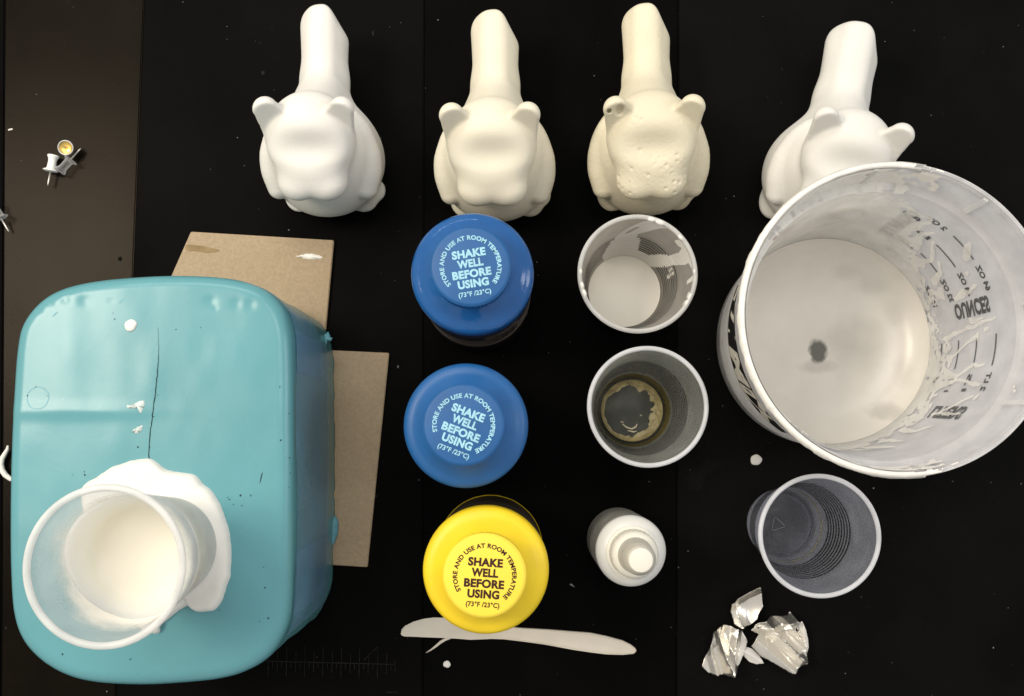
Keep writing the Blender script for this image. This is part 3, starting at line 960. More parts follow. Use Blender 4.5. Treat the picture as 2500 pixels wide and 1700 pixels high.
# ------------------------------------------------------------------ films on round walls
def wall_film(name, rf, mask, z0, z1, mat, parent, off=.0005, nth=420, nz=120, thick=None):
    """patches of film on the inside of a round wall; mask(theta, z) > 0 where there is film"""
    th = np.linspace(-math.pi, math.pi, nth + 1)
    zs = np.linspace(z0, z1, nz + 1)
    T, Zz = np.meshgrid(th, zs, indexing='ij')
    m = mask(T, Zz)
    cell = (m[:-1, :-1] + m[1:, :-1] + m[:-1, 1:] + m[1:, 1:]) / 4 > 0
    rr = rf(Zz) - off
    if thick is not None:
        rr = rr - thick * np.clip(m * 3, 0, 1)
    Xc = rr * np.cos(T); Yc = rr * np.sin(T)
    used = {}; v = []; f = []
    def vid(i, j):
        k = (i, j)
        if k not in used:
            used[k] = len(v); v.append((Xc[i, j], Yc[i, j], Zz[i, j]))
        return used[k]
    for i, j in np.argwhere(cell):
        f.append((vid(i, j), vid(i, j + 1), vid(i + 1, j + 1), vid(i + 1, j)))
    return mesh_obj(name, v, f, mat, parent)

def streaks(T, Z, lines):
    """distance-based mask of streaks; lines = [[(theta_deg, z, w), ...], ...]  w in metres"""
    best = np.full(T.shape, -1.0)
    RR = 0.03
    for ln in lines:
        for (a0, z0, w0), (a1, z1, w1) in zip(ln[:-1], ln[1:]):
            ax, bx = R(a0) * RR, R(a1) * RR
            px, pz = T * RR, Z
            dx, dz = bx - ax, z1 - z0
            t = np.clip(((px - ax) * dx + (pz - z0) * dz) / max(1e-12, dx * dx + dz * dz), 0, 1)
            d = np.hypot(px - ax - t * dx, pz - z0 - t * dz)
            best = np.maximum(best, (w0 + (w1 - w0) * t - d) / .002)
    return best

def fading_film(name, col, z0, z1):
    """plaster film that thins out with height up the wall"""
    m, nt, b, out = new_mat(name)
    b.inputs['Base Color'].default_value = (*col, 1); b.inputs['Roughness'].default_value = .35
    tc = nt.nodes.new('ShaderNodeTexCoord'); sp = nt.nodes.new('ShaderNodeSeparateXYZ')
    nt.links.new(tc.outputs['Object'], sp.inputs[0])
    n = noise_node(nt, 55, 4)
    ad = nt.nodes.new('ShaderNodeMath'); ad.operation = 'MULTIPLY_ADD'; ad.inputs[1].default_value = .030
    nt.links.new(n.outputs['Fac'], ad.inputs[0]); nt.links.new(sp.outputs['Z'], ad.inputs[2])
    mr = nt.nodes.new('ShaderNodeMapRange'); mr.interpolation_type = 'SMOOTHSTEP'
    mr.inputs['From Min'].default_value = z0; mr.inputs['From Max'].default_value = z1
    mr.inputs['To Min'].default_value = .97; mr.inputs['To Max'].default_value = .0
    nt.links.new(ad.outputs[0], mr.inputs['Value'])
    tr = nt.nodes.new('ShaderNodeBsdfTransparent'); mx = nt.nodes.new('ShaderNodeMixShader')
    nt.links.new(mr.outputs[0], mx.inputs[0]); nt.links.new(tr.outputs[0], mx.inputs[1]); nt.links.new(b.outputs[0], mx.inputs[2])
    nt.links.new(mx.outputs[0], out.inputs['Surface'])
    return m
M['thin_film'] = fading_film('thin_plaster_film', (.86, .845, .80), .064, .090)
wall_film('plaster_film', rf4, lambda T, Z: 1 + 0 * Z, .035, .084, M['thin_film'], cup4, .0007, 160, 30)

# ------------------------------------------------------------------ three cups on the table
HC = .0905
p1 = P(1556, 669, HC - .0025); p2 = P(1581, 993, HC - .0025); p3 = P(2000, 1308, HC - .0025)
cup1, rf1 = make_cup((p1.x, p1.y, .0004), 'ribbed cup holding white liquid with drips up its wall', M['cup_milk'], M['rim_w'], 'translucent plastic cups', h=HC)
cup2, rf2 = make_cup((p2.x, p2.y, .0004), 'ribbed cup with yellow dried resin ring at the bottom', M['cup_used'], M['rim'], 'translucent plastic cups', h=HC)
cup3, rf3 = make_cup((p3.x, p3.y, .0004), 'empty clear ribbed cup next to the crumpled foil', M['cup_clear'], M['rim'], 'translucent plastic cups', h=HC, rot=(0, 0, .3))

# white liquid in the first cup
zl = .015
prof = [(0, .004), (.0205, .004), (float(rf1(.006)) - .0007, .006), (float(rf1(zl)) - .0007, zl + .0004), (float(rf1(zl)) - .0016, zl), (0, zl)]
o = lathe_obj('white_liquid', prof, M['slurry'], None, 96); o.location = (p1.x, p1.y, .0004)
tag(o, 'white liquid plaster lying in the bottom of the ribbed cup', 'liquid')
def m1(T, Z):
    rib = .35 * np.sin((Z - .021) / .0035 * 2 * np.pi) * ((Z > .020) & (Z < .056))
    n = (fbm(T * 9, Z * 160, 11) - .5) * 1.2 + (fbm(T * 3, Z * 900, 12) - .48) * 1.0 * ((Z > .020) & (Z < .056))
    L = [[(100, .012, .012), (100, .030, .014), (97, .048, .011), (88, .060, .0030), (78, .070, .0035), (70, .082, .0045), (66, .090, .006)],
         [(108, .050, .004), (100, .064, .0018), (90, .073, .0018), (76, .082, .004)],
         [(60, .012, .007), (48, .024, .006), (36, .042, .0055), (27, .058, .0036), (22, .072, .0040), (22, .086, .005)],
         [(82, .012, .014), (70, .020, .010), (60, .024, .006)],
         [(24, .080, .004), (10, .087, .0030), (0, .088, .0016)],
         [(34, .084, .003), (38, .080, .0024)], [(52, .089, .002), (60, .089, .003), (70, .088, .004)],
         [(14, .050, .0012), (13, .035, .0012)], [(20, .050, .001), (19, .042, .001)],
         [(-4, .086, .0016), (-6, .076, .0013)], [(-23, .0865, .0013), (-22, .084, .0020)], [(-30, .086, .0015), (-31, .0835, .0016)],
         [(-178 + 0, .086, .0015), (-179, .0855, .0012)], [(-160, .0865, .002), (-152, .085, .001)]]
    return streaks(T, Z, L) + n * .55 + rib
wall_film('plaster_drips', rf1, m1, .0135, HC - .004, M['drip'], cup1, .0006, 520, 150)
g_ = Geo()
for ad, s in ((75, .0032), (66, .0036), (40, .0026), (2, .0018), (-24, .0026), (-31, .0024), (178, .0022), (192, .0028), (200, .003)):
    a = R(ad); r_ = .0345
    v, f = lathe([(0, .0012), (.0010, .0009), (.0017, 0), (.0012, -.0008), (0, -.001)], 12)
    k = s / .0017
    v = [(r_ * math.cos(a) + (x * k * .5 * math.cos(a) - y * k * math.sin(a)), r_ * math.sin(a) + (x * k * .5 * math.sin(a) + y * k * math.cos(a)), HC - .0018 + z * 1.3) for x, y, z in v]
    mesh_obj('rim_drip', v, f, M['drip'], cup1)

# resin ring residue in the second cup
def m2(T, Z):
    return .5 - np.abs(Z - .0155) / .0016 + (fbm(T * 6, Z * 300, 21) - .45) * 2.4
wall_film('resin_crust', rf2, m2, .010, .022, M['residue'], cup2, .0007, 420, 60)
def m2b(T, Z):
    return (.0165 - Z) / .002 + (fbm(T * 4, Z * 200, 22) - .5) * .8
wall_film('resin_film', rf2, m2b, .0036, .018, M['residue_t'], cup2, .00095, 360, 40)
v = []; f = []
n = 240; RBn = 14
for i in range(n):
    a = 2 * math.pi * i / n
    w = .0018 + .0045 * fbm(np.array([math.cos(a) * 3 + 5]), np.array([math.sin(a) * 3 + 5]), 7)[0] * (1.2 + math.cos(a - R(20)) * .8)
    for k in range(RBn):
        t = k / (RBn - 1)
        r_ = .0222 - .0012 - t * w * (.8 + .4 * noise2(np.array([i * .21]), np.array([k * .4]), 3)[0])
        z = .0034 + .0014 * math.sin(math.pi * min(1, t * 1.2)) * noise2(np.array([i * .3]), np.array([k * .5]), 5)[0] + .004 * (1 - t) ** 3
        v.append((r_ * math.cos(a), r_ * math.sin(a), z))
for i in range(n):
    j = (i + 1) % n
    for k in range(RBn - 1):
        f.append((i * RBn + k, j * RBn + k, j * RBn + k + 1, i * RBn + k + 1))
mesh_obj('resin_ring', v, f, M['residue'], cup2)
g_ = Geo()
for c0 in ([(-.006, -.009), (-.003, -.0115), (0, -.0125), (.003, -.011), (.004, -.009)], [(-.003, -.0135), (.001, -.0145), (.004, -.0140)], [(.006, -.003), (.0075, -.0035)], [(-.007, -.0075), (-.0055, -.008)]):
    pts = [Vector((a + random.uniform(-.0004, .0004), b, .0036)) for a, b in c0]
    v, f = tube(pts, [.0003] + [.0006] * (len(pts) - 2) + [.0003], 6); g_.add(v, f)
mesh_obj('resin_crumbs', g_.v, g_.f, M['plaster_y'], cup2)
# dried film ring in the empty cup
def m3(T, Z):
    return .45 - np.abs(Z - .0125) / .0016 + (fbm(T * 5, Z * 200, 31) - .5) * 1.0
wall_film('dried_ring', rf3, m3, .008, .018, M['residue'], cup3, .0007, 300, 36)
# recycling triangle moulded in the bottom of the empty cup
tri = [(math.cos(R(90 + 120 * k)) * .0058 - .003, math.sin(R(90 + 120 * k)) * .0058 + .0005) for k in range(3)]
pts = []
for k in range(3):
    a, b = np.array(tri[k]), np.array(tri[(k + 1) % 3])
    for t in (.12, .5, .88): pts.append(Vector((*(a * (1 - t) + b * t), .0033)))
pts.append(pts[0])
v, f = tube(pts, .00018, 6)
M['emboss'] = clear_mat('embossed_mark', (.6, .62, .66), .35, .6, .2)
mesh_obj('recycling_mark', v, f, M['emboss'], cup3)

# ------------------------------------------------------------------ mixing bucket
BH = .147
bp = P(1996, 838, 0)
bucket = thing('mixing_bucket', (bp.x, bp.y, .0004), 'large translucent measuring bucket smeared inside with white plaster', 'bucket')
rO = [(.0, .0020), (.060, .0020), (.064, .0), (.0690, .0), (.0702, .0016), (.0780, .112), (.0786, .1185), (.0826, .1200), (.0838, .1215), (.0842, BH - .004), (.0862, BH - .0040), (.0870, BH - .0025), (.0867, BH - .0005), (.0860, BH), (.0855, BH - .0012), (.0850, BH - .0001)]
rI = [(.0846, BH), (.0838, BH - .0006), (.0832, BH - .003), (.0822, .1222), (.0815, .1212), (.0772, .1196), (.0768, .112), (.0695, .016), (.0670, .0095), (.0615, .0045), (.0550, .0034), (.0, .0034)]
full = rO + rI
v, f = lathe(full, 160)
# face material: outer profile vs inner profile
ring_of = []
cnt = 0
nO = len(rO)
vr = []
for k, (r_, z) in enumerate(full): vr += [k] * (1 if r_ < 1e-7 else 160)
fm = [0 if max(vr[i] for i in q) < nO + 1 else 1 for q in f]
o = mesh_obj('pail', v, f, None, bucket, mats=[M['bk_out'], M['bk_in']], fmat=fm)
fix_normals(o); set_auto(o, 40)
# small ribs bridging the stepped lip
for k, ad in enumerate((52, -34, 96, 8, -80)):
    a = R(ad)
    vs = []
    for (r_, z) in ((.0812, .1222), (.0834, .1222), (.0840, BH - .0010), (.0826, BH - .0010)):
        for s in (-1, 1):
            vs.append((r_ * math.cos(a) - s * .0014 * math.sin(a), r_ * math.sin(a) + s * .0014 * math.cos(a), z))
    fs = [(0, 2, 4, 6), (1, 7, 5, 3), (0, 1, 3, 2), (2, 3, 5, 4), (4, 5, 7, 6), (6, 7, 1, 0)]
    fix_normals(mesh_obj('rib', vs, fs, M['rim_w'], bucket, smooth=False))
rfo = lerp_r([(.0702, .0016), (.0780, .112)])
rfi = lerp_r([(.0600, .0040), (.0670, .0095), (.0695, .016), (.0768, .112), (.0772, .1196), (.0815, .1212), (.0822, .1222), (.0832, BH - .003)])
def print_wall(name, items, mat, off):
    """items: (text, cap_h, width, theta_deg, z, mode) mode: 'h' along the wall, 'u' reading upwards, 'd' reading down"""
    gg = Geo()
    for s, hh, ww, td, z, mode in items:
        if s == '-':
            n = 20
            v = []; 
            for k in range(n + 1):
                for dz in (-hh / 2, hh / 2):
                    a = R(td) + (k / n - .5) * ww / .075
                    v.append((a, z + dz))
            f = [(2 * k, 2 * k + 2, 2 * k + 3, 2 * k + 1) for k in range(n)]
        else:
            t, f = fit_text(s, hh, ww, 0.05)
            v = []
            for x, y in t:
                y = y - hh / 2
                if mode == 'h': a, zz = R(td) + x / .075, z + y
                elif mode == 'u': a, zz = R(td) - y / .075, z + x
                else: a, zz = R(td) + y / .075, z - x
                v.append((a, zz))
        out = []
        for a, zz in v:
            r_ = float(rfo(zz)) + off
            out.append((r_ * math.cos(a), r_ * math.sin(a), zz))
        gg.add(out, f)
    return fix_normals(mesh_obj(name, gg.v, gg.f, mat, bucket, smooth=False))
items = [('OUNCES', .0095, .041, 11, .074, 'u'), ('QUARTS', .0095, .047, 66, .073, 'd'), ('LITERS', .0095, .041, -42, .074, 'u')]
for z, q, oz, lt in ((.098, '2 QT', '64 OZ', '2 LT'), (.076, '1\u00bd', '48 OZ', '1.5'), (.054, '1 QT', '32 OZ', '1 LT'), (.032, '\u00bd QT', '16 OZ', '.5')):
    items += [('-', .0015, .018, 39, z, 'h'), (q, .0052, .013, 55, z, 'h'), (oz, .0052, .016, 23, z, 'h'),
              ('-', .0015, .019, -10, z, 'h'), (lt, .0052, .012, -25, z, 'h')]
print_wall('printed_scale', items, M['ink_k'], -.00035)
# printed black brand band outside on the left, white lettering
def band(name, a0, a1, z0, z1, off, mat):
    v, f = [], []
    n = 60
    for k in range(n + 1):
        a = R(a0 + (a1 - a0) * k / n)
        for z in (z0, z1):
            r_ = float(rfo(z)) + off; v.append((r_ * math.cos(a), r_ * math.sin(a), z))
    f = [(2 * k, 2 * k + 2, 2 * k + 3, 2 * k + 1) for k in range(n)]
    return fix_normals(mesh_obj(name, v, f, mat, bucket))
band('printed_band', 140, 236, .058, .102, .0003, M['ink_k'])
t, f = fit_text('E-Z MIX', .026, .112, 0.06)
out = []
for x, y in t:
    xx = x + (y - .013) * .25
    a = R(189) + xx / .0755; zz = .0635 + y
    r_ = float(rfo(zz)) + .00055; out.append((r_ * math.cos(a), r_ * math.sin(a), zz))
mesh_obj('printed_letters', out, f, M['ink_w'], bucket, smooth=False)
gg = Geo()
for zz in (.0935, .0600):
    band('white_line', 140.5, 235.5, zz, zz + .0008, .0005, M['ink_w'])
t, f = fit_text('MIX AND MEASURE CONTAINER', .0030, .060, 0.03)
# fine print row under the band
t, f = fit_text('||| |||| ||| ||||| |||', .0022, .062, 0.03)
# red and black print on the rear-left, faintly seen through the film
gg = Geo()
def patch(a0, a1, z0, z1, off):
    v = []; n = 8
    for k in range(n + 1):
        a = R(a0 + (a1 - a0) * k / n)
        for z in (z0, z1):
            r_ = float(rfo(z)) + off; v.append((r_ * math.cos(a), r_ * math.sin(a), z))
    return v, [(2 * k, 2 * k + 2, 2 * k + 3, 2 * k + 1) for k in range(n)]
v, f = patch(118, 142, .070, .078, -.00035); gg.add(v, f)
mesh_obj('red_print', gg.v, gg.f, M['ink_r'], bucket)
gg = Geo()
for aa_ in ((118, 126, .060, .064), (112, 118, .082, .085), (120, 132, .084, .086)):
    v, f = patch(*aa_, -.00035); gg.add(v, f)
mesh_obj('black_print', gg.v, gg.f, M['ink_k'], bucket)

# white plaster film inside
def mb(T, Z):
    T0 = np.arctan2(np.sin(T), np.cos(T))
    # height reached by the film: everything on the left, low on the right
    edge = np.interp(np.degrees(T0), [-180, -130, -112, -95, -75, -50, -20, 5, 25, 40, 50, 62, 75, 100, 180],
                     [.130, .130, .112, .072, .054, .048, .044, .036, .038, .048, .060, .086, .112, .130, .130])
    n = (fbm(T0 * 5 + 20, Z * 70, 41, 5) - .48) * .050 + (fbm(T0 * 16 + 20, Z * 220, 42, 3) - .45) * .022
    base = (edge - Z + n) / .01
    # open bubbles eaten in the film near its edge
    hol = (noise2(T0 * 26 + 40, Z * 330, 43) - .62) * 6 * np.exp(-((edge - Z) / .018) ** 2)
    base = base - np.maximum(0, hol) * 1.6
    L = [[(-1, .040, .0018), (1, .060, .0014), (3, .080, .0013), (4, .100, .0007)], [(-12, .046, .0014), (-8, .060, .0011), (-4, .072, .0010), (-2, .080, .0014)], [(-1, .088, .0013), (-.5, .091, .001)],
         [(-20, .048, .003), (-22, .064, .0013), (-17, .078, .0011), (-16, .092, .0009)], [(-26, .046, .004), (-24, .066, .0013), (-25, .080, .0011), (-27, .094, .0008)],
         [(-44, .066, .0016), (-38, .080, .0012), (-33, .094, .0007)], [(-44, .062, .0013), (-43, .080, .0012), (-43, .094, .0008)], [(-58, .046, .003), (-58, .062, .0016), (-52, .078, .0009)],
         [(44, .046, .004), (40, .060, .0016), (45, .072, .0012), (48, .080, .001)], [(30, .048, .003), (33, .060, .0016), (38, .066, .0013)], [(52, .060, .005), (55, .078, .0018), (52, .088, .0012)],
         [(60, .080, .004), (58, .096, .0016), (60, .104, .001)], [(34, .094, .0018), (38, .102, .0024), (39, .108, .0008)], [(18, .062, .002), (20, .074, .0020), (19, .080, .0013), (21, .090, .0008)],
         [(5.5, .074, .0020), (5.5, .086, .0008)], [(-34, .098, .0014), (-33, .1, .0014)], [(27, .086, .0010), (28, .088, .001)], [(-4, .080, .0009), (-3, .0805, .0009)], [(-18, .078, .001), (-18, .0785, .0009)], [(3, .083, .0008), (2, .084, .0008)],
         [(-80, .060, .004), (-74, .078, .0014)], [(-70, .05, .003), (-66, .070, .001)]]
    Tw = T0 + (fbm(T0 * 10 + 7, Z * 90, 47, 3) - .44) * .06
    Zw = Z + (fbm(T0 * 10 + 17, Z * 90, 48, 3) - .44) * .004
    st_ = streaks(Tw * 2.5, Zw, [[(a * 2.5, z, w) for a, z, w in l] for l in L])
    dots = (noise2(T0 * 60 + 90, Z * 800, 44) - .93) * 20 * (Z < edge + .03)
    return np.maximum(np.maximum(base, st_ - .12 + (fbm(T0 * 30 + 9, Z * 300, 45) - .45) * .25), dots)
wall_film('plaster_film', rfi, mb, .0090, .128, M['bk_film'], bucket, .0005, 900, 260)
# smeared lip, thick on the left
def mlip(T, Z):
    d = np.degrees(np.arctan2(np.sin(T), np.cos(T)))
    e = np.interp(d, [-180, -120, -90, -60, 60, 85, 110, 180], [.9, .9, .3, -.9, -.9, .2, .9, .9])
    return e + (fbm(T * 15, Z * 150, 51, 4) - .48) * 3.0
def lip_r(z): return np.interp(z, [.1225, BH - .003, BH - .0006], [.0822, .0832, .0838])
wall_film('lip_smears', lip_r, mlip, .1228, BH - .0008, M['drip'], bucket, .0006, 700, 30)
v, f = [], []
n = 520
prevrow = None
for i in range(n + 1):
    a = R(62 + 236 * i / n)
    w = (.05 + 1.9 * max(0, fbm(np.array([i * .11]), np.array([1.0]), 61, 5)[0] - .12)) * min(1, i / 50, (n - i) / 50) ** .7
    h_ = .0010 * w
    row = []
    for r_, dz in ((.0838, -.0004), (.0843, h_), (.0852, h_ * 1.2), (.0862, h_ * .8), (.0871 + .0006 * w, -.002 * w), (.0869, -.0045 * w)):
        row.append(len(v)); v.append((r_ * math.cos(a), r_ * math.sin(a), BH + .0002 + dz))
    if prevrow:
        cov = min(1, i / 110, (n - i) / 110) * 1.3
        for k in range(5):
            if fbm(np.array([i * .10]), np.array([k * .55]), 66, 4)[0] < .12 + cov * .75: f.append((prevrow[k], row[k], row[k + 1], prevrow[k + 1]))
    prevrow = row
fix_normals(mesh_obj('lip_crust', v, f, M['drip'], bucket))

# slurry left in the bottom, with a dark wiped patch
m, nt, b, out_ = new_mat('slurry_in_bucket')
tc = nt.nodes.new('ShaderNodeTexCoord')
def blob(cx, cy, rx, ry, seed_scale, soft):
    mp = nt.nodes.new('ShaderNodeMapping'); mp.vector_type = 'POINT'
    mp.inputs['Location'].default_value = (-cx / rx, -cy / ry, 0)
    mp.inputs['Scale'].default_value = (1 / rx, 1 / ry, 0)
    nt.links.new(tc.outputs['Object'], mp.inputs['Vector'])
    ln = nt.nodes.new('ShaderNodeVectorMath'); ln.operation = 'LENGTH'
    nt.links.new(mp.outputs[0], ln.inputs[0])
    nn = nt.nodes.new('ShaderNodeTexNoise'); nn.inputs['Scale'].default_value = seed_scale; nn.inputs['Detail'].default_value = 4
    nt.links.new(tc.outputs['Object'], nn.inputs['Vector'])
    ad = nt.nodes.new('ShaderNodeMath'); ad.operation = 'ADD'
    ml = nt.nodes.new('ShaderNodeMath'); ml.operation = 'MULTIPLY_ADD'; ml.inputs[1].default_value = .7; ml.inputs[2].default_value = -.35
    nt.links.new(nn.outputs['Fac'], ml.inputs[0])
    nt.links.new(ln.outputs['Value'], ad.inputs[0]); nt.links.new(ml.outputs[0], ad.inputs[1])
    r_ = ramp(nt, ad.outputs[0], [(max(0, .98 - soft), (1, 1, 1)), (.99, (0, 0, 0))])
    return r_.outputs['Color'], nn
base_n = noise_node(nt, 28, 4)
base_c = ramp(nt, base_n.outputs['Fac'], [(.3, (.73, .695, .635)), (.7, (.80, .765, .705))]).outputs['Color']
def over(c, fac, col, k=1.0):
    mx = nt.nodes.new('ShaderNodeMixRGB')
    if k < 1:
        mm = nt.nodes.new('ShaderNodeMath'); mm.operation = 'MULTIPLY'; mm.inputs[1].default_value = k
        nt.links.new(fac, mm.inputs[0]); fac = mm.outputs[0]
    nt.links.new(fac, mx.inputs['Fac']); nt.links.new(c, mx.inputs['Color1']); mx.inputs['Color2'].default_value = (*col, 1)
    return mx.outputs['Color']
for (px, py, rx, ry, sc, soft, col, k) in ((2090, 850, .030, .026, 60, .9, (.30, .285, .25), .4), (1998, 895, .016, .006, 120, .5, (.35, .33, .29), .35), (2130, 700, .012, .008, 150, .6, (.45, .43, .38), .2), (2060, 665, .012, .007, 150, .6, (.45, .43, .38), .2), (2180, 770, .009, .012, 150, .6, (.45, .43, .38), .2), (2200, 910, .008, .014, 150, .6, (.42, .40, .35), .22), (2150, 1005, .012, .008, 150, .5, (.28, .27, .24), .35), (1998, 858, .0078, .0094, 160, .35, (.07, .07, .06), .93)):
    q = P(px, py, .006) - bp
    fc, _ = blob(q.x, q.y, rx, ry, sc, soft)
    base_c = over(base_c, fc, col, k)
nt.links.new(base_c, b.inputs['Base Color'])
b.inputs['Roughness'].default_value = .30
b.inputs['Specular IOR Level'].default_value = .5
bn = noise_node(nt, 60, 3); bmp = nt.nodes.new('ShaderNodeBump'); bmp.inputs['Strength'].default_value = .10; bmp.inputs['Distance'].default_value = .002
nt.links.new(bn.outputs['Fac'], bmp.inputs['Height']); nt.links.new(bmp.outputs['Normal'], b.inputs['Normal'])
prof = [(0, .0038), (.052, .0038), (.0605, .0046), (.0664, .0098), (.0688, .0155), (.0692, .0200), (.0689, .0200), (.0678, .0172), (.0655, .0148), (.0620, .0114), (.0570, .0084), (.0510, .0064), (.0430, .0055), (.03, .0052), (0, .0052)]
o = lathe_obj('plaster_slurry', prof, m, None, 96); o.location = (bp.x, bp.y, .0004)
tag(o, 'shallow creamy slurry covering the bucket bottom with one dark wiped spot', 'slurry')

# ------------------------------------------------------------------ bottles with shake-well lids
def bottle(px, py, text_rot, mats, label, label_mat, base_mat, ring=None, bars=False):
    ZSH = .121
    c = P(px, py, ZSH)
    root = thing('paint_bottle', (c.x, c.y, .0004), label, 'bottle', 'round bottles with printed lids')
    rb = .0350
    lathe_obj('body', [(0, .001), (rb * .8, .001), (rb - .0012, 0), (rb, .0014), (rb, .012), (rb - .0006, .0135), (rb - .0006, .104), (rb, .1055), (rb, .116), (rb - .002, .1175), (0, .1175)], base_mat, root, 96)
    lb = lathe_obj('label', [(rb - .0004, .016), (rb - .00005, .0162), (rb - .00005, .1026), (rb - .0004, .103)], label_mat, root, 96)
    if ring:
        rg = [(rb + .0001, .0012), (rb + .0005, .0022), (rb + .0005, .0030), (rb + .0001, .0040)]
        lathe_obj('base_ring', rg, ring, root, 96)
    sh = [(rb - .0012, .1060), (rb + .0004, .1066), (rb + .0006, .1130), (rb + .0004, .1185), (rb - .0006, .1206), (rb - .0022, .1218), (rb - .0040, .1224)]
    for t in np.linspace(0, 1, 10)[1:]:
        sh.append((rb - .0040 + (.0215 - rb + .0040) * t, .1224 + .0075 * t ** 1.3))
    sh += [(.0212, .1310), (.0, .1312)]
    lathe_obj('shoulder', sh, mats[0], root, 128)
    RC = .0226; zc0, zc1 = .1306, .1445
    nk = 120
    def wob(a, k):
        return (-.0004 * (1 if math.cos(a * 60) > 0 else 0)) if 1 <= k <= 3 else 0
    cp = lathe_obj('cap', [(.0, zc0), (RC - .0004, zc0), (RC - .0004, zc0 + .004), (RC - .0005, zc1 - .0025), (RC - .0001, zc1 - .0014), (RC - .0012, zc1 - .0002), (RC - .0020, zc1), (0, zc1)], mats[1], root, 240, wob=wob, sharp=60)
    gt = cap_text(RC, zc1 + .00012)
    t = mesh_obj('lettering', gt.v, gt.f, mats[2], cp, smooth=False)
    cp.rotation_euler = (0, 0, R(text_rot))
    if bars:
        gg = Geo()
        for k in range(26):
            a = R(-72 + k * 1.15 ); w = R(random.choice([.25, .45, .7]))
            v = []
            for aa_ in (a, a + w):
                for z in (.055, .082):
                    v.append((( rb + .0002) * math.cos(aa_), (rb + .0002) * math.sin(aa_), z))
            gg.add(v, [(0, 2, 3, 1)])
        fix_normals(mesh_obj('barcode', gg.v, gg.f, M['ink_k'], lb, smooth=False))
        gg = Geo()
        v, f = [], []
        for k in range(17):
            a = R(-80 + k * 2.4)
            for z in (.048, .090): v.append(((rb + .0001) * math.cos(a), (rb + .0001) * math.sin(a), z))
        gg.add(v, [(2 * k, 2 * k + 2, 2 * k + 3, 2 * k + 1) for k in range(16)])
        fix_normals(mesh_obj('barcode_panel', gg.v, gg.f, M['label_grey'], lb, smooth=False))
    return root
# striped label material: bands along the height
def banded(name, stops):
    m, nt, b, out = new_mat(name)
    tc = nt.nodes.new('ShaderNodeTexCoord'); sp = nt.nodes.new('ShaderNodeSeparateXYZ')
    nt.links.new(tc.outputs['Object'], sp.inputs[0])
    n = noise_node(nt, 90, 3)
    mr = nt.nodes.new('ShaderNodeMath'); mr.operation = 'MULTIPLY'; mr.inputs[1].default_value = 8.0
    nt.links.new(sp.outputs['Z'], mr.inputs[0])
    r = ramp(nt, mr.outputs[0], stops); r.color_ramp.interpolation = 'CONSTANT'
    mx = nt.nodes.new('ShaderNodeMixRGB'); mx.blend_type = 'MULTIPLY'; mx.inputs['Fac'].default_value = .6
    r2 = ramp(nt, n.outputs['Fac'], [(.35, (.45, .45, .5)), (.65, (1, 1, 1))])
    nt.links.new(r.outputs['Color'], mx.inputs['Color1']); nt.links.new(r2.outputs['Color'], mx.inputs['Color2'])
    nt.links.new(mx.outputs['Color'], b.inputs['Base Color'])
    b.inputs['Roughness'].default_value = .38; b.inputs['Specular IOR Level'].default_value = .35
    return m
M['lab1'] = banded('blue_bottle_label', [(0, (.01, .011, .016)), (.30, (.26, .22, .19)), (.46, (.17, .145, .13)), (.60, (.014, .016, .035)), (.72, (.03, .035, .06))])
M['lab2'] = banded('yellow_bottle_label', [(0, (.05, .038, .028)), (.5, (.07, .055, .04)), (.7, (.04, .03, .02))])
bottle(1153, 667, 9, (M['blue_wet'], M['blue_cap'], M['ink_lb']), 'wet glossy blue capped bottle in front of the cream figurine', M['lab1'], M['jar'], bars=True)
bottle(1137, 1039, -21, (M['blue'], M['blue_cap'], M['ink_lb']), 'dry matte blue capped bottle between the wet blue and yellow ones', M['lab1'], M['jar'])
bottle(1186, 1392, -4, (M['yellow'], M['yellow_cap'], M['ink_br']), 'yellow capped bottle standing over the white plastic knife', M['lab2'], M['label_brown'], ring=M['yellow'])

# ------------------------------------------------------------------ small frosted squeeze bottle
c = P(1540, 1345, .075)
sq = thing('squeeze_bottle', (c.x, c.y, .0004), 'small frosted squeeze bottle with white ribbed cap', 'bottle')
lathe_obj('body', [(0, .0015), (.016, .0015), (.0195, 0), (.0212, .0015), (.0214, .070), (.0212, .0728)], M['frost_body'], sq, 96)
lathe_obj('inner_liquid', [(0, .003), (.0195, .003), (.0198, .030), (0, .0305)], M['label_grey'], sq, 64)
lathe_obj('shoulder', [(.0213, .0726), (.0214, .0740), (.0206, .0765), (.0180, .0790), (.0162, .0802), (.0150, .0806), (.0150, .0822), (.0130, .0826), (0, .0826)], M['frost'], sq, 96)
lathe_obj('neck_ring', [(.0150, .0824), (.0156, .0830), (.0156, .0842), (.0148, .0848), (.0126, .0850), (.0, .0850)], M['white_cap'], sq, 96)
def wob2(a, k): return (-.00035 * (1 if math.cos(a * 54) > 0 else 0)) if 1 <= k <= 2 else 0
ca = lathe_obj('cap', [(0, .0852), (.0142, .0852), (.0140, .0955), (.0128, .0975), (.0105, .0988), (.0, .0992)], M['white_cap'], sq, 216, wob=wob2, sharp=50)
lathe_obj('nozzle', [(.0104, .0990), (.0103, .1010), (.0096, .1120), (.0092, .1180), (.0078, .1205), (.0, .1206)], M['nozzle'], ca, 64)
lathe_obj('tip', [(0, .110), (.0072, .110), (.0074, .1222), (.0066, .1238), (.0055, .1242), (0, .1242)], M['white_cap'], ca, 64)

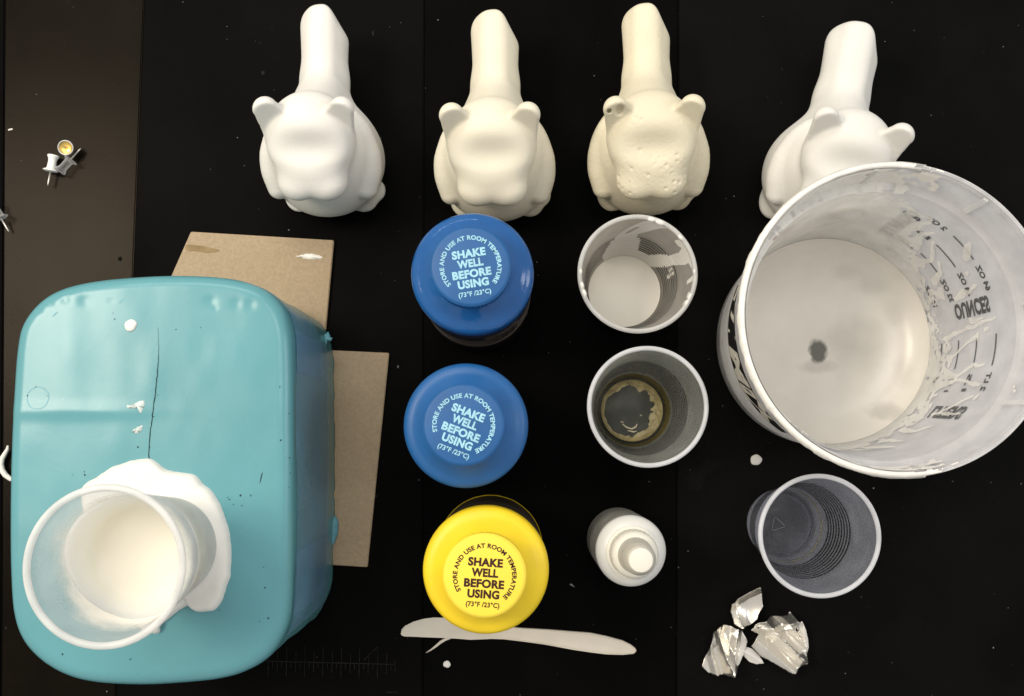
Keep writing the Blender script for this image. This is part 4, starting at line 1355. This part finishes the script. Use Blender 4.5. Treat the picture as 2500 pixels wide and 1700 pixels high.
# ------------------------------------------------------------------ plastic knife
top = [(979, 1546), (981, 1536), (990, 1527), (1010, 1517), (1035, 1510), (1060, 1507), (1100, 1508), (1150, 1515), (1200, 1525), (1270, 1532), (1340, 1536), (1400, 1541), (1440, 1544), (1480, 1552), (1520, 1563), (1540, 1573), (1551, 1582), (1553, 1588)]
bot = [(979, 1546), (982, 1551), (990, 1553), (1010, 1553.5), (1040, 1555), (1070, 1556), (1110, 1558), (1150, 1561), (1200, 1559), (1230, 1560), (1280, 1566), (1330, 1573), (1400, 1586), (1440, 1592), (1480, 1597), (1520, 1598), (1547, 1595), (1553, 1588)]
xs = np.concatenate([np.linspace(979, 990, 12), np.linspace(992, 1535, 220), np.linspace(1537, 1553, 14)])
ty = np.interp(xs, [a for a, b in top], [b for a, b in top]); by = np.interp(xs, [a for a, b in bot], [b for a, b in bot])
ser = np.where(xs < 1150, .9 * (np.arange(len(xs)) % 2), 0); ty = ty + ser * (xs > 992)
v, f = [], []
prof = [(0, 0), (0, .0016), (.03, .0021), (.07, .0021), (.10, .0013), (.5, .0012), (.90, .0013), (.95, .0020), (.985, .0019), (1, .0014), (1, 0)]
for i, x in enumerate(xs):
    blade = 1 / (1 + math.exp(-(x - 1230) / 30))
    for t, z in prof:
        q = P(x, ty[i] + (by[i] - ty[i]) * t)
        zz = z if 0 < z else .0003
        zz = .0003 + (zz * (blade) + (.0016 if z > 0 and t > .3 else (.0008 + .0008 * min(1, t / .3) if z > 0 else 0)) * (1 - blade))
        v.append((q.x, q.y, zz))
m_ = len(prof)
for i in range(len(xs) - 1):
    for k in range(m_ - 1):
        f.append((i * m_ + k, (i + 1) * m_ + k, (i + 1) * m_ + k + 1, i * m_ + k + 1))
    f.append((i * m_ + m_ - 1, (i + 1) * m_ + m_ - 1, (i + 1) * m_, i * m_))
o = fix_normals(mesh_obj('plastic_knife', v, f, M['knife'])); set_auto(o, 50)
tag(o, 'white disposable plastic knife lying under the yellow capped bottle', 'knife')
# thread of dried plaster next to it
pts = PL([(1040, 1594), (1052, 1587), (1064, 1578), (1076, 1568), (1088, 1561), (1100, 1557.5)], .0007)
v, f = tube(pts, [.0002, .0005, .0008, .0010, .0010, .0008], 8)
tag(mesh_obj('plaster_thread', v, f, M['knife']), 'thin dried thread running off the knife blade', 'plaster thread')
# flakes
def flake(pts, label, mat=M['dust'], z=.0006, name='plaster_flake'):
    ol = resample(PL(pts, 0), 24, smooth=False)
    v, f = pad(ol, [1, .6], lambda x, y, f: .0004 + z * (1 - f))
    tag(mesh_obj(name, v, f, mat, smooth=False), label, 'flake')
flake([(1390, 1426), (1396, 1425), (1399, 1429), (1404, 1434), (1398, 1432), (1394, 1430)], 'tiny white flake on the table left of the squeeze bottle')
flake([(20, 317), (24, 315), (31, 314), (32, 317), (26, 319), (21, 320)], 'tiny bright crumb at the far left above the push pins', M['plaster_w'])
flake([(970, 894), (973, 892), (974, 899), (970, 899)], 'tiny pale flake on the table left of the dry blue bottle')
flake([(289, 629), (295, 626), (298, 632), (294, 638), (288, 636)], 'small black crumb on the glossy strip above the teal block', M['speck'], .0016, 'dark_crumb')
flake([(637, 176), (646, 173), (648, 182), (641, 184)], 'faint grey flake left of the white figurine', M['ruler'])
flake([(908, 80), (913, 74), (914, 86), (909, 90)], 'faint grey flake right of the white figurine tail', M['ruler'])

# ------------------------------------------------------------------ curled white strip at the far left
pts = [(19, 1088), (18, 1097), (12, 1108), (5, 1120), (2, 1134), (5, 1148), (13, 1160), (26, 1170), (40, 1172)]
v, f = tube(PL(pts, .004), [.0006, .0011, .0015, .0018, .0020, .0020, .0019, .0016, .0012], 10)
tag(mesh_obj('plaster_curl', v, f, M['plaster_w']), 'curled white plaster strip poking out left of the teal block', 'plaster curl')

# ------------------------------------------------------------------ push pins
def pin_head(mat, parent):
    pr = [(0, 0), (.0040, .0002), (.0052, .0008), (.0050, .0014), (.0036, .0020), (.0029, .0030), (.0027, .0075), (.0030, .0092), (.0036, .0102), (.0040, .0110), (.0039, .0116), (.0030, .0121), (0, .0122)]
    return lathe_obj('head', pr, mat, parent, 32)
def push_pin(px0, py0, px1, py1, z, tilt, mat, label):
    """from collar (needle side) towards head end"""
    a, b_ = P(px0, py0, z), P(px1, py1, z)
    root = thing('push_pin', (a.x, a.y, z), label, 'push pin', 'push pins on the table')
    pin_head(mat, root)
    v, f = tube([(0, 0, .0005), (0, 0, -.0085), (0, 0, -.0100)], [.00062, .00055, .00008], 10)
    mesh_obj('needle', v, f, M['steel'], root)
    d = (b_ - a); d.z = 0; d.normalize(); d.z = math.tan(R(tilt)); d.normalize()
    root.rotation_euler = d.to_track_quat('Z', 'Y').to_euler()
    return root
push_pin(123, 420, 131, 385, .0062, 4, M['pin_white'], 'white push pin lying on its side, needle pointing down the photo')
push_pin(174, 388, 151, 414, .0058, 2, M['pin_clear'], 'clear push pin lying beside the white one, touching the brass tack')
push_pin(4, 536, -10, 508, .0056, 12, M['pin_clear'], 'clear push pin cut off by the left photo edge, needle showing')
c = P(161, 361, .010)
tk = thing('thumb_tack', (c.x, c.y, .0098), 'brass thumbtack lying upturned on the needle of the clear push pin', 'thumbtack', rot=(R(14), R(10), 0))
lathe_obj('disc', [(0, .0), (.0030, .0001), (.0044, .0007), (.0050, .0016), (.0047, .0017), (.0042, .0011), (.0029, .0005), (0, .0004)], M['brass'], tk, 40)
lathe_obj('edge_ring', [(.0044, .0015), (.0048, .0021), (.0052, .0015), (.0047, .0010)], M['pin_white'], tk, 40, closed=True)
v, f = tube([(0, 0, .0004), (-.0004, .0006, .0060), (-.0005, .0007, .0075)], [.0005, .0004, .0001], 8)
mesh_obj('spike', v, f, M['steel'], tk)

# ------------------------------------------------------------------ foil scraps
def foil(pts, label, seed, amp, zb, group='foil scraps', curl=0.0, folds=(), mat=None):
    ol = resample(PL(pts, .004), 150, smooth=False)
    ol += (rng.random(ol.shape) - .5) * .0003
    c = ol.mean(0)
    span = np.abs(ol - c).max()
    def zf(x, y, f):
        u, w = (x - c[0]) / span, (y - c[1]) / span
        n = fbm(x * 60, y * 60, seed, 2)
        rd = np.abs(fbm(x * 60 + 3, y * 60 + 7, seed + 5, 1) - .25) * 2.2
        z = zb + amp * (.55 * n + .8 * rd)
        for (ang, o_, hh, sh) in folds:
            t = u * math.cos(R(ang)) + w * math.sin(R(ang)) - o_
            z = z + hh * np.maximum(0, 1 - np.abs(t) / sh)
        z = z + curl * (u * u + w * w)
        return np.maximum(z, .0006)
    rings = list(np.linspace(1, .04, 26))
    v, f = pad(ol, rings, zf)
    o = mesh_obj('foil_scrap', v, f, mat or M['foil'], smooth=True)
    set_auto(o, 24)
    md = o.modifiers.new('thickness', 'SOLIDIFY'); md.thickness = .00015; md.offset = -1
    tag(o, label, 'foil', group)
    return o
foil([(1778, 1469), (1792, 1460), (1820, 1446), (1848, 1429), (1855, 1440), (1857, 1455), (1860, 1480), (1850, 1500), (1846, 1512), (1830, 1524), (1805, 1530), (1790, 1522), (1785, 1505), (1780, 1490)], 'smooth cup-shaped foil scrap, uppermost of the pile', 3, .003, .003, curl=.004, folds=[(120, .75, .006, .5), (200, .6, .005, .3)])
foil([(1735, 1537), (1745, 1527), (1765, 1522), (1790, 1530), (1810, 1537), (1825, 1565), (1818, 1590), (1808, 1612), (1795, 1635), (1770, 1645), (1750, 1647), (1730, 1643), (1714, 1627), (1722, 1600), (1730, 1570)], 'pleated foil scrap fanning out at the lower left of the pile', 8, .004, .003, folds=[(20, -.1, .010, .35), (-10, .35, .006, .22), (15, -.55, .005, .25), (140, .7, .004, .3)])
foil([(1825, 1532), (1845, 1512), (1885, 1500), (1920, 1500), (1928, 1492), (1942, 1515), (1937, 1535), (1948, 1556), (1966, 1575), (1962, 1610), (1950, 1622), (1940, 1635), (1930, 1642), (1895, 1622), (1855, 1600), (1832, 1575), (1840, 1555), (1850, 1545), (1838, 1540)], 'largest crumpled foil scrap with a torn top, right of pile', 13, .006, .004, folds=[(45, .1, .010, .28), (50, -.45, .006, .3), (95, .55, .008, .25), (40, .55, .005, .25)])
foil([(1942, 1522), (1955, 1515), (1963, 1533), (1970, 1560), (1971, 1580), (1963, 1602), (1955, 1598), (1950, 1580), (1943, 1562), (1946, 1540)], 'narrow curved foil sliver along the right side of the pile', 17, .003, .004, folds=[(0, .1, .003, .6)])
foil([(1816, 1578), (1838, 1586), (1855, 1602), (1864, 1619), (1848, 1623), (1832, 1618), (1820, 1606), (1812, 1596)], 'small pale leaf-shaped foil sliver at the bottom of the pile', 21, .0012, .0015, folds=[(60, .0, .003, .5)], mat=M['foil_back'])
